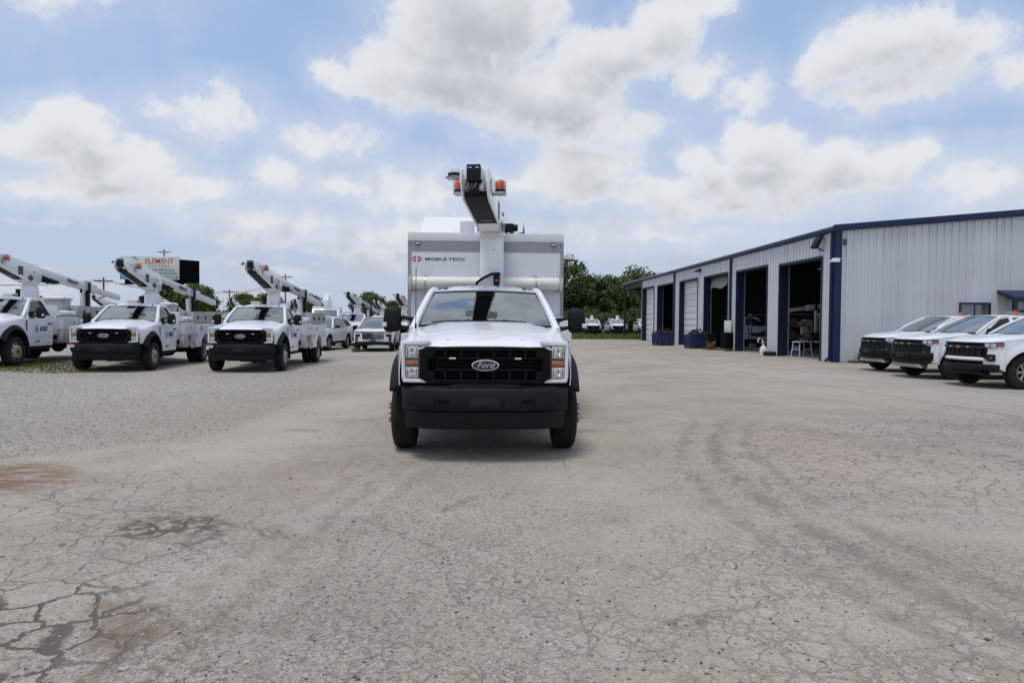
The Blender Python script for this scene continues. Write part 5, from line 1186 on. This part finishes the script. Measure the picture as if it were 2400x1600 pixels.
SUVP = dict(W=.985, R=.375, yF=-.93, wb=3.07, yE=4.20, arch=.43, rock=.44, zw=.85, muscle=.018, nose=.18, dome=.015, roofw=.66, crown=.055, nose2=.42, npow=3.0, rake=.12, rim=.24, arch_mat='black_plastic', bed=False, spokes='alloy', handle='white_paint', pillar='white_paint',
    belt=[(-.78,.98),(-.3,1.03),(.55,1.09),(1.0,1.10),(2.8,1.15),(4.2,1.22)], hood=[(-.88,.99),(-.84,1.02),(-.5,1.07),(0,1.10),(.52,1.13)],
    panels=[('fender',-.62,.62),('front_door',.62,1.72),('rear_door',1.72,2.72),('quarter_panel',2.72,4.17)], glass=[(.44,1.13),(1.34,1.68),(3.75,1.66),(4.10,1.20)],
    panes=[[(.82,1.12),(1.42,1.60),(1.68,1.655),(1.68,1.13)],[(1.78,1.13),(1.78,1.66),(2.62,1.66),(2.66,1.15)],[(2.80,1.16),(2.76,1.655),(3.55,1.60),(3.78,1.26)]])
def crossover(name, label, loc, rz, plate):
    t = thing(name, label, 'crossover', loc, rz, 'white crossovers parked near the bucket trucks')
    patch, yf, xs = car(t, SUVP)
    patch('fascia', -.95, .95, .42, .99, 'white_paint', -.02, nx=30, nz=14)
    dr = patch('lamp_band', -.90, .90, lambda x: .925+.03*abs(x), lambda x: .965+.025*abs(x), 'lamp_dark', .014, nx=26)
    g = patch('grille', -.52, .52, lambda x: .62+.02*abs(x), lambda x: .885, 'deep_black', .012, nx=18)
    for z in (.66,.71,.76,.81,.86):
        b = MB(); b.sheet([[(x, yf(x, z)-.03, z+k) for x in frange(-.50,.50,14)] for k in (0,.016)]); b.build('grille_bar', MT['chrome'], g, thick=.012)
    tb = MB(); tb.sheet([[(x, yf(x, .9)-.03, .89+k) for x in frange(-.54,.54,14)] for k in (0,.022)]); tb.build('grille_bar', MT['chrome'], g, thick=.012)
    bowtie(g, 0, yf(0,.90)-.055, .90, .17)
    for s in (-1, 1):
        a, b = (.63, .86) if s > 0 else (-.86, -.63)
        patch('headlight', a, b, lambda x: .74-.25*max(0, abs(x)-.72), lambda x: .86, 'black_gloss', .014, nx=8)
        a, b = (.76, .87) if s > 0 else (-.87, -.76)
        patch('air_slot', a, b, .52, lambda x: .70, 'black_gloss', .014, nx=5)
        MB().bx(s*.36-.05,s*.36+.05,yf(.36,.57)-.03,yf(.36,.57),.565,.595).build('parking_sensor', MT['band_grey'], t)
    patch('lower_bumper', -.92, .92, .34, lambda x: .505-.02*abs(x), 'black_plastic', .012, nx=22)
    if plate: MB().bx(-.155,.155,yf(0,.5)-.05,yf(0,.5)-.02,.455,.585).build('licence_plate', MT['plate_blue'], t, bevel=.008)
    for s in (-1, 1): MB().tube([(s*.62,1.5,1.725),(s*.61,2.5,1.755),(s*.60,3.5,1.72)], .018, 6).build('roof_rail', MT['black_gloss'], t)
    return t
# ================================================================ the box truck in the middle of the yard
hero = thing('box_truck', 'white box truck with boom facing the camera in the middle of the yard', 'truck', (.035, 8.05, 0))
cab(hero, spikes=True)
M_, c_ = boom(hero, .10, 2.42, .66, 2.83, .44, .035, R(-7.5), 5.0)
bx0, bx1, y0, y1 = -1.20, 1.235, 2.70, 7.4
b = MB(); b.bx(bx0, bx1, y0, y1, .95, 2.86); body = b.build('box_body', MT['panel_grey'], hero, bevel=.012)
MB().bx(bx0-.004, bx1+.004, y0-.012, y1+.004, 2.735, 2.868).build('roof_cap', MT['cap_white'], body, bevel=.008)
MB().bx(bx0-.003, bx1+.003, y0-.008, y0+.1, 2.58, 2.735).build('front_band', MT['band_grey'], body)
for xx in (bx0, bx1-.04): MB().bx(xx-.003, xx+.043, y0-.008, y0+.06, .95, 2.58).build('corner_post', MT['band_grey'], body)
MB().bx(bx0+.06, bx1-.06, y0-.010, y0, 1.0, 2.555).build('front_panel', MT['panel_grey'], body, bevel=.005)
for s, xx in ((-1, bx0+.15), (1, bx1-.16)):
    q = MB(); q.lathe([(.001,0),(.028,0),(.028,.012),(.02,.018),(.001,.018)], 'y', (0,0,0), 16, -1)
    q.v = [(x*1.75+xx, y+y0-.008, z*.95+2.695) for x, y, z in q.v]; mk = q.build('marker_lamp', MT['black_plastic'], body)
    MB().bx(xx-.033, xx+.033, y0-.030, y0-.026, 2.684, 2.706).build('lens', MT['clear_lens'], mk, bevel=.004)
    MB().lathe([(.001,.014),(.016,.01),(.018,0)], 'y', (xx+s*.115,y0-.008,2.695), 10, -1).build('marker_lamp', MT['amber_dark'], body)
# emblem: red lozenge split by a white star, and the maker's name
L = MB(); cx, cz = -1.065, 2.455
for sx in (-1, 1):
    for sz in (-1, 1): L.prism([(cx+sx*.010,cz+sz*.012),(cx+sx*.088,cz+sz*.010),(cx+sx*.060,cz+sz*.022),(cx+sx*.016,cz+sz*.048)], 'y', y0-.014, y0-.009)
L.build('lozenge_emblem', MT['logo_red'], body)
text_mesh('maker_lettering', 'MOBILE TECH', .062, MT['logo_black'], face_front(-.94, y0-.012, 2.452), body, bold=.0005, sx=1.62, align='LEFT')
# storage tube across the front of the box
tb = MB(); tb.lathe([(.001,bx0+.03),(.098,bx0+.03),(.104,bx0+.04),(.104,bx0+.085),(.098,bx0+.09),(.098,bx1-.09),(.104,bx1-.085),(.104,bx1-.04),(.098,bx1-.03),(.001,bx1-.03)], 'x', (0,y0-.11,2.075), 28); tube = tb.build('storage_tube', MT['tube_white'], hero)
for xx in (bx0+.28, bx1-.44):
    s_ = MB(); s_.lathe([(.0985,-.012),(.103,-.012),(.103,.012),(.0985,.012),(.0985,-.012)], 'x', (xx,y0-.11,2.075), 28); s_.bx(xx-.012,xx+.012,y0-.11,y0-.01,2.172,2.20); s_.build('tube_strap', MT['aluminium'], tube)
for xx in (bx0+.045, bx1-.075):
    MB().bx(xx-.006,xx+.03,y0-.225,y0-.0125,1.955,2.195).build('tube_end_bracket', MT['aluminium'], tube, bevel=.01)
# pedestal fittings
hs = MB(); hs.tube([(-.13,2.22,1.99),(-.12,2.16,2.06),(-.04,2.12,2.12),(.10,2.12,2.19),(.20,2.16,2.20)], .021, 8); hs.tube([(-.13,2.22,1.99),(-.15,2.25,1.9)], .03, 8); hs.bx(.13,.23,2.14,2.24,2.18,2.215); hs.build('control_hose', MT['black_plastic'], hero)
cb2 = MB(); cb2.loft([[(.175+sx*q, 2.19+sy, z) for sx, sy in ((-.045,-.04),(.045,-.04),(.045,.04),(-.045,.04))] for z, q in ((1.93,.6),(2.06,1.0),(2.17,1.05))]); cbx = cb2.build('control_handle', MT['black_plastic'], hero, bevel=.008)
MB().bx(.155,.20,2.140,2.15,2.085,2.11).build('warning_button', MT['amber'], cbx)
MB().bx(-.07,.06,2.236,2.2415,2.05,2.14).build('pedestal_label', MT['plate_white'], hero); MB().lathe([(.001,.004),(.008,.004),(.008,0)], 'y', (.135,2.242,2.56), 8, -1).build('pedestal_bolt', MT['deep_black'], hero)
kn = MB(); kn.bx(-.34,-.28,2.3,2.36,1.9,2.03); kn.lathe([(.05,1.98),(.06,2.0),(.05,2.02),(.001,2.02)], 'z', (-.22,2.33,0), 12); kn.bx(-.5,-.1,2.28,2.4,1.85,1.98); kn.build('filler_cap', MT['black_plastic'], hero, bevel=.01)
# roof fairing, side lockers, bracket lamp, lower body
rf = MB(); rf.loft([[(-1.07,3.05,2.862),(-.18,3.05,2.862),(-.18,6.5,2.862),(-1.10,6.5,2.862)],[(-1.02,3.50,3.235),(-.18,3.50,3.235),(-.18,6.4,3.235),(-1.02,6.4,3.235)]]); rf.build('roof_fairing', MT['white_gloss'], hero, bevel=.015)
MB().bx(-.40,-.18,2.95,3.20,2.862,3.09).build('fairing_step', MT['panel_grey'], hero, bevel=.01)
lk = MB(); lk.bx(.96,1.30,2.12,2.66,.62,1.56); lko = lk.build('side_locker', MT['body_white'], hero, bevel=.012); MB().bx(.99,1.29,2.112,2.12,.80,1.50).build('locker_door', MT['body_white'], lko, bevel=.005); MB().bx(1.22,1.26,2.10,2.112,1.1,1.2).build('latch', MT['black_plastic'], lko)
lk = MB(); lk.bx(-1.24,-.97,2.12,2.66,.62,1.30); lk.build('side_locker', MT['body_white'], hero, bevel=.012)
br = MB(); br.tube([(1.2,3.0,2.30),(1.27,3.0,2.34),(1.29,3.0,2.24)], .012, 6); br.tube([(1.2,3.0,2.48),(1.46,3.0,2.485),(1.475,3.0,2.40),(1.475,3.0,2.32)], .014, 6); bro = br.build('lamp_bracket_arm', MT['black_plastic'], hero)
MB().bx(1.24,1.44,2.93,3.07,2.495,2.545).build('work_lamp', MT['tube_white'], bro, bevel=.008)
lo = MB(); lo.bx(-1.18,1.21,2.72,7.38,.48,.948); lo.build('skirt', MT['body_white'], hero, bevel=.01)  # bottom edge brought low to keep light from under the box
for s in (-1, 1):
    wheel(hero, s, 4.75, 1.17, .235, .41, .262, 'rear'); wheel(hero, s, 4.75, .90, .235, .41, .262, 'rear', True)
# ================================================================ bucket trucks
GB = 'bucket trucks in the yard'
proto = thing('bucket_truck', 'white bucket truck with door logo, third of the front row, closest to the box truck', 'truck', (-6.85, 20.4, 0), R(2.5), 'bucket trucks with a blue globe on the door')
cab(proto); service_body(proto)
Mb, cb_ = boom(proto, .08, 2.48, .84, 2.42, .70, .14, R(-6), 5.0)
boom_rest(proto, Mb, cb_, 2.9)
for s in (-1, 1):
    globe_logo(proto, s, 1.004, 1.06 if s > 0 else 1.44, 1.02, .115)
    text_mesh('door_lettering', 'AT&T', .19, MT['logo_black'], face_side(s*1.006, 1.44 if s > 0 else 1.08, 1.02, s), proto, bold=.006, sx=.9)
    text_mesh('unit_lettering', '4407 73908', .058, MT['logo_black'], face_side(s*.995, 1.12, .665, s), proto, bold=.002, sx=.9)
stk = MB().bx(-.885,-.70,-.985,-.965,.655,.80).build('permit_sticker', MT['plate_white'], proto)
MB().bx(-.883,-.702,-.988,-.984,.765,.798).build('sticker_band', MT['red_lens'], stk)
index_children()
LOGO = ('globe_stripe', 'door_lettering', 'unit_lettering', 'permit_sticker')
FAR = LOGO + ('hand_hole_disc','lug_nut','bolt','pivot_pin','reflector_rib','bulb_bowl','lug_nuts','dashboard','seat','headrest','steering_wheel','hood_lettering','wiper','handle_cup','louvre','box_slat','decal','cover_panel','beacon_cage','boom_lettering','step','grille_bar','latch')
LG = 'bucket trucks with a blue globe on the door'
place(proto, 'white bucket truck with door logo in the middle of the front row, below the billboard', (-10.6, 20.3, 0), R(5.5), LG)
place(proto, 'white bucket truck with door logo at the left edge, cut off by the frame', (-13.98, 19.5, .15), R(5), LG)
FG = 'bucket trucks parked farther back'
place(proto, 'white bucket truck parked behind and between the two crossovers', (-8.05, 41.5, 0), R(0), FG, FAR)
place(proto, 'white bucket truck whose black grille shows under the box truck mirror', (-5.3, 43.5, 0), R(0), FG, FAR)
place(proto, 'far bucket truck whose boom crosses the boom of the truck behind the crossovers', (-8.9, 58, 0), R(0), FG, FAR)
for (x, y, rz, lb) in [(-36.5,50,12,'far bucket truck behind the leftmost truck, at the frame edge'),(-32.3,50.5,13,'far bucket truck seen over the leftmost truck deck'),(-28.3,51,12,'far bucket truck behind the deck of the leftmost truck, next to the far pole'),(-24.2,52,14,'far bucket truck just left of the middle truck cab roof'),
    (-20.2,56,13,'far bucket truck seen over the roof of the middle truck'),(-15.6,58,12,'far bucket truck showing between the middle truck and the third truck')]:
    place(proto, lb, (x, y, 0), R(rz), FG, FAR)
RG = 'bucket trucks on the turf under the oaks'
for x, rz, lb in [(13.1,-4,'far white truck on the turf, mostly hidden by the box truck mirror'),(16.2,-5,'far white truck on the turf left of the dark canopy post'),(19.6,-8,'far white truck on the turf between canopy post and workshop wall')]:
    place(proto, lb, (x, 80.5, 0), R(rz), RG, FAR + ('boom','inner_boom','boom_collar','turret_cheek','turret_base','underside_cover','head_plate','hose_bundle','beacon_bracket','dome_bracket','boom_fairing','winch_motor','boom_strap'))
# trucks inside the workshop
place(proto, 'dim bucket truck parked nose-in inside the nearest bay', (23.6, 36.6, .012), R(93), 'trucks inside the workshop', FAR)
ins = place(proto, 'dim cab-chassis truck inside the second bay, without a body', (18.95, 43.9, .012), R(82), 'trucks inside the workshop', FAR + ('chassis','deck','bulkhead','front_locker','step_well','step_slot','inner_box','compartment','upper_box','conduit_tube','bucket','boom_rest','boom_strap','pedestal','rotation_bearing','turret_cheek','turret_base','underside_cover','boom','inner_boom','boom_collar','head_plate','hose_bundle','beacon_bracket','dome_bracket','boom_fairing','winch_motor','oil_tank','hose_valve','mud_flap','rear_bumper'))
MB().bx(-.48,.48,-.7,4.7,.46,.66).build('chassis', MT['frame_black'], ins)
# ================================================================ pickups and crossovers
pickup('pickup_truck', 'white pickup with white lower bumper and alloy wheels, nearest the right edge', (12.62, 16.3, 0), R(-87), True, None)
pickup('pickup_truck', 'white pickup with black bumper and amber beacon in the middle of the three', (12.87, 18.95, 0), R(-87), False, (.15, 2.35))
pickup('pickup_truck', 'white pickup with black bumper farthest from the camera, beside the gable wall', (13.42, 21.6, 0), R(-87), False, (.1, 2.1))
crossover('crossover_car', 'white crossover facing the camera with a blue front plate', (-5.35, 34.3, 0), R(3), True)
crossover('crossover_car', 'white crossover half hidden behind the third bucket truck', (-8.6, 34.6, 0), R(-6), False)
crossover('crossover_car', 'white crossover far off between the middle and third bucket trucks', (-27.5, 66, 0), R(30), False)
# ================================================================ digger truck far back
dg = thing('utility_truck', 'far white utility truck with a raised roof body behind the crossovers', 'truck', (-13.2, 58, 0), R(10))
bb = MB(); bb.bx(-1.25,1.25,0,7.5,.6,1.2); bb.bx(-1.2,1.2,2.6,7.4,1.2,2.75); bb.build('body', MT['body_white'], dg, bevel=.04)
cbm = MB(); cbm.prism([(-.9,.5),(-.9,1.5),(0,1.65),(.65,2.5),(2.2,2.55),(2.2,.5)], 'x', -1.1, 1.1); cbm.build('cab', MT['white_paint'], dg, bevel=.06)
MB().prism([(.04,1.70),(.60,2.42),(.58,2.44),(.02,1.72)], 'x', -.95, .95).build('windshield', MT['pale_glass'], dg)
MB().bx(-.8,.8,-.93,-.9,.7,1.4).build('grille', MT['deep_black'], dg)
dm = MB(); dm.tube([(.2,3.6,2.7),(.2,3.6,3.5)], .25, 12); dm.loft([[(sx*.2, y, z+sz*.2) for sx, sz in ((-1,-1),(1,-1),(1,1),(-1,1))] for y, z in ((1.0,3.1),(3.8,3.75),(6.6,3.2))]); dm.build('derrick', MT['white_gloss'], dg, bevel=.03)
rl = MB(); 
for q in range(4): rl.tube([(-1.1,2.8+q*1.4,2.75),(-1.1,2.8+q*1.4,3.15)], .03, 6)
rl.tube([(-1.1,2.8,3.15),(-1.1,7.0,3.15)], .03, 6); rl.build('rack_rail', MT['rim_grey'], dg)
for s in (-1, 1):
    for yy in (0.1, 5.4):
        w_ = wheel(dg, s, yy, 1.2, .28, .48, .3, 'front' if yy < 1 else 'rear')
# ================================================================ billboard, poles, fence
bbd = thing('billboard', 'white roadside billboard with orange lettering on a dark pole', 'billboard', (-71.4, 150, 0), R(0))
MB().bx(-6.2,6.2,0,.35,10.1,15.05).build('sign_face', MT['billboard_white'], bbd, bevel=.02)
text_mesh('sign_title', 'ELEMENT', 1.45, MT['billboard_orange'], face_front(2.1,-.02,14.05), bbd, bold=.02, ext=.01)
text_mesh('sign_title', 'SYSTEMS', .80, MT['billboard_orange'], face_front(2.1,-.02,13.0), bbd, spacing=1.5, ext=.01)
text_mesh('sign_line', '& CONVENTIONAL', .62, MT['billboard_slate'], face_front(2.6,-.02,12.15), bbd, bold=.01, ext=.01)
text_mesh('sign_line', 'OR & MAINTENANCE', .62, MT['billboard_slate'], face_front(2.8,-.02,11.45), bbd, bold=.01, ext=.01)
text_mesh('sign_line', 'ENTOTX.COM', .66, MT['billboard_teal'], face_front(3.9,-.02,10.62), bbd, bold=.012, ext=.01)
MB().prism([(-6.18,10.12),(-6.18,12.9),(-5.3,11.6),(-4.2,10.9),(-2.6,10.12)], 'y', -.03, .0).build('sign_swoosh', MT['billboard_blue'], bbd)
MB().prism([(-6.18,12.9),(-6.18,13.3),(-5.2,12.0),(-4.0,11.2),(-2.2,10.12),(-2.6,10.12),(-4.2,10.9),(-5.3,11.6)], 'y', -.035, -.005).build('sign_swoosh', MT['gold'], bbd)
MB().prism([(-3.7,15.0),(-3.0,15.0),(-2.2,14.1),(-2.9,14.5)], 'y', -.03, 0).build('sign_swoosh', MT['billboard_teal'], bbd)
MB(Matrix.Translation((6.3,.3,0)) @ Matrix.Rotation(R(52),4,'Z')).bx(0,4.4,0,.35,9.3,14.5).build('back_panel', MT['deep_black'], bbd)
MB().bx(-5.6,5.0,-.9,.9,9.0,9.15).build('catwalk', MT['steel_dark'], bbd); MB().bx(-5.4,6.8,.4,1.2,9.1,10.1).build('truss', MT['deep_black'], bbd)
MB().lathe([(.5,0),(.5,9.4)], 'z', (4.6,.9,0), 16).build('column', MT['steel_dark'], bbd)
def pole(x, y, h, label, arms=1, rz=0.0):
    t = thing('utility_pole', label, 'pole', (x, y, 0), rz, 'wooden utility poles')
    MB().tube([(0,0,0),(0,0,h)], .17, 8, r1=.12).build('shaft', MT['wood'], t)
    for k in range(arms):
        z = h-.6-k*1.1; a = MB(); a.bx(-1.4,1.4,-.08,.08,z-.08,z+.08); a.tube([(-.8,0,z-.05),(0,0,z-.75)], .03, 5); a.tube([(.8,0,z-.05),(0,0,z-.75)], .03, 5); a.build('crossarm', MT['wood'], t)
        for xx in (-1.25,-.6,.6,1.25): MB().lathe([(.05,0),(.07,.08),(.03,.2),(.001,.2)], 'z', (xx,0,z+.08), 8).build('insulator', MT['panel_grey'], t)
    return (x, y, h)
poles = [pole(-59.4,110,8.1,'wooden pole with crossarm just past the tail of the leftmost boom'), pole(-69.2,152,16.8,'tall pole rising behind the billboard top edge'), pole(-39.8,140,10.9,'pole seen just above the third truck boom'), pole(-58.2,160,8.6,'small pole between the middle and third bucket trucks'),
         pole(-88.0,104,8.3,'wooden pole outside the left edge of the frame'), pole(-50.5,158,6.0,'short far pole left of the third truck cab')]
def wires(a, b, label, dz=(0,-.0,.0), offs=(-1.2,0.,1.2)):
    t = thing('power_line', label, 'wire', (a[0], a[1], 0))
    for o in offs:
        p0 = Vector((o*.2, o, a[2]-.45)); p1 = Vector((b[0]-a[0]+o*.2, b[1]-a[1]+o, b[2]-.45)); pts = [p0.lerp(p1, k)-Vector((0,0,1.2*4*k*(1-k))) for k in frange(0,1,12)]
        MB().tube(pts, .022, 5).build('wire', MT['steel_dark'], t)
wires(poles[4], poles[0], 'thin wires running left from the pole by the leftmost boom tail'); wires(poles[0], poles[3], 'thin wires running back from the pole by the leftmost boom tail'); wires(poles[3], poles[2], 'thin wires between the far poles behind the third truck')
fn = thing('yard_fence', 'tan solid fence at the back of the yard left of the third truck', 'fence', (-60, 92, 0))
for k in range(16): MB().bx(k*2.5,k*2.5+2.46,0,.08,.05,2.6).build('fence_panel', MT['tan_wall'], fn, bevel=.01); MB().bx(k*2.5-.08,k*2.5+.08,.08,.2,0,2.7).build('post', MT['wood'], fn)
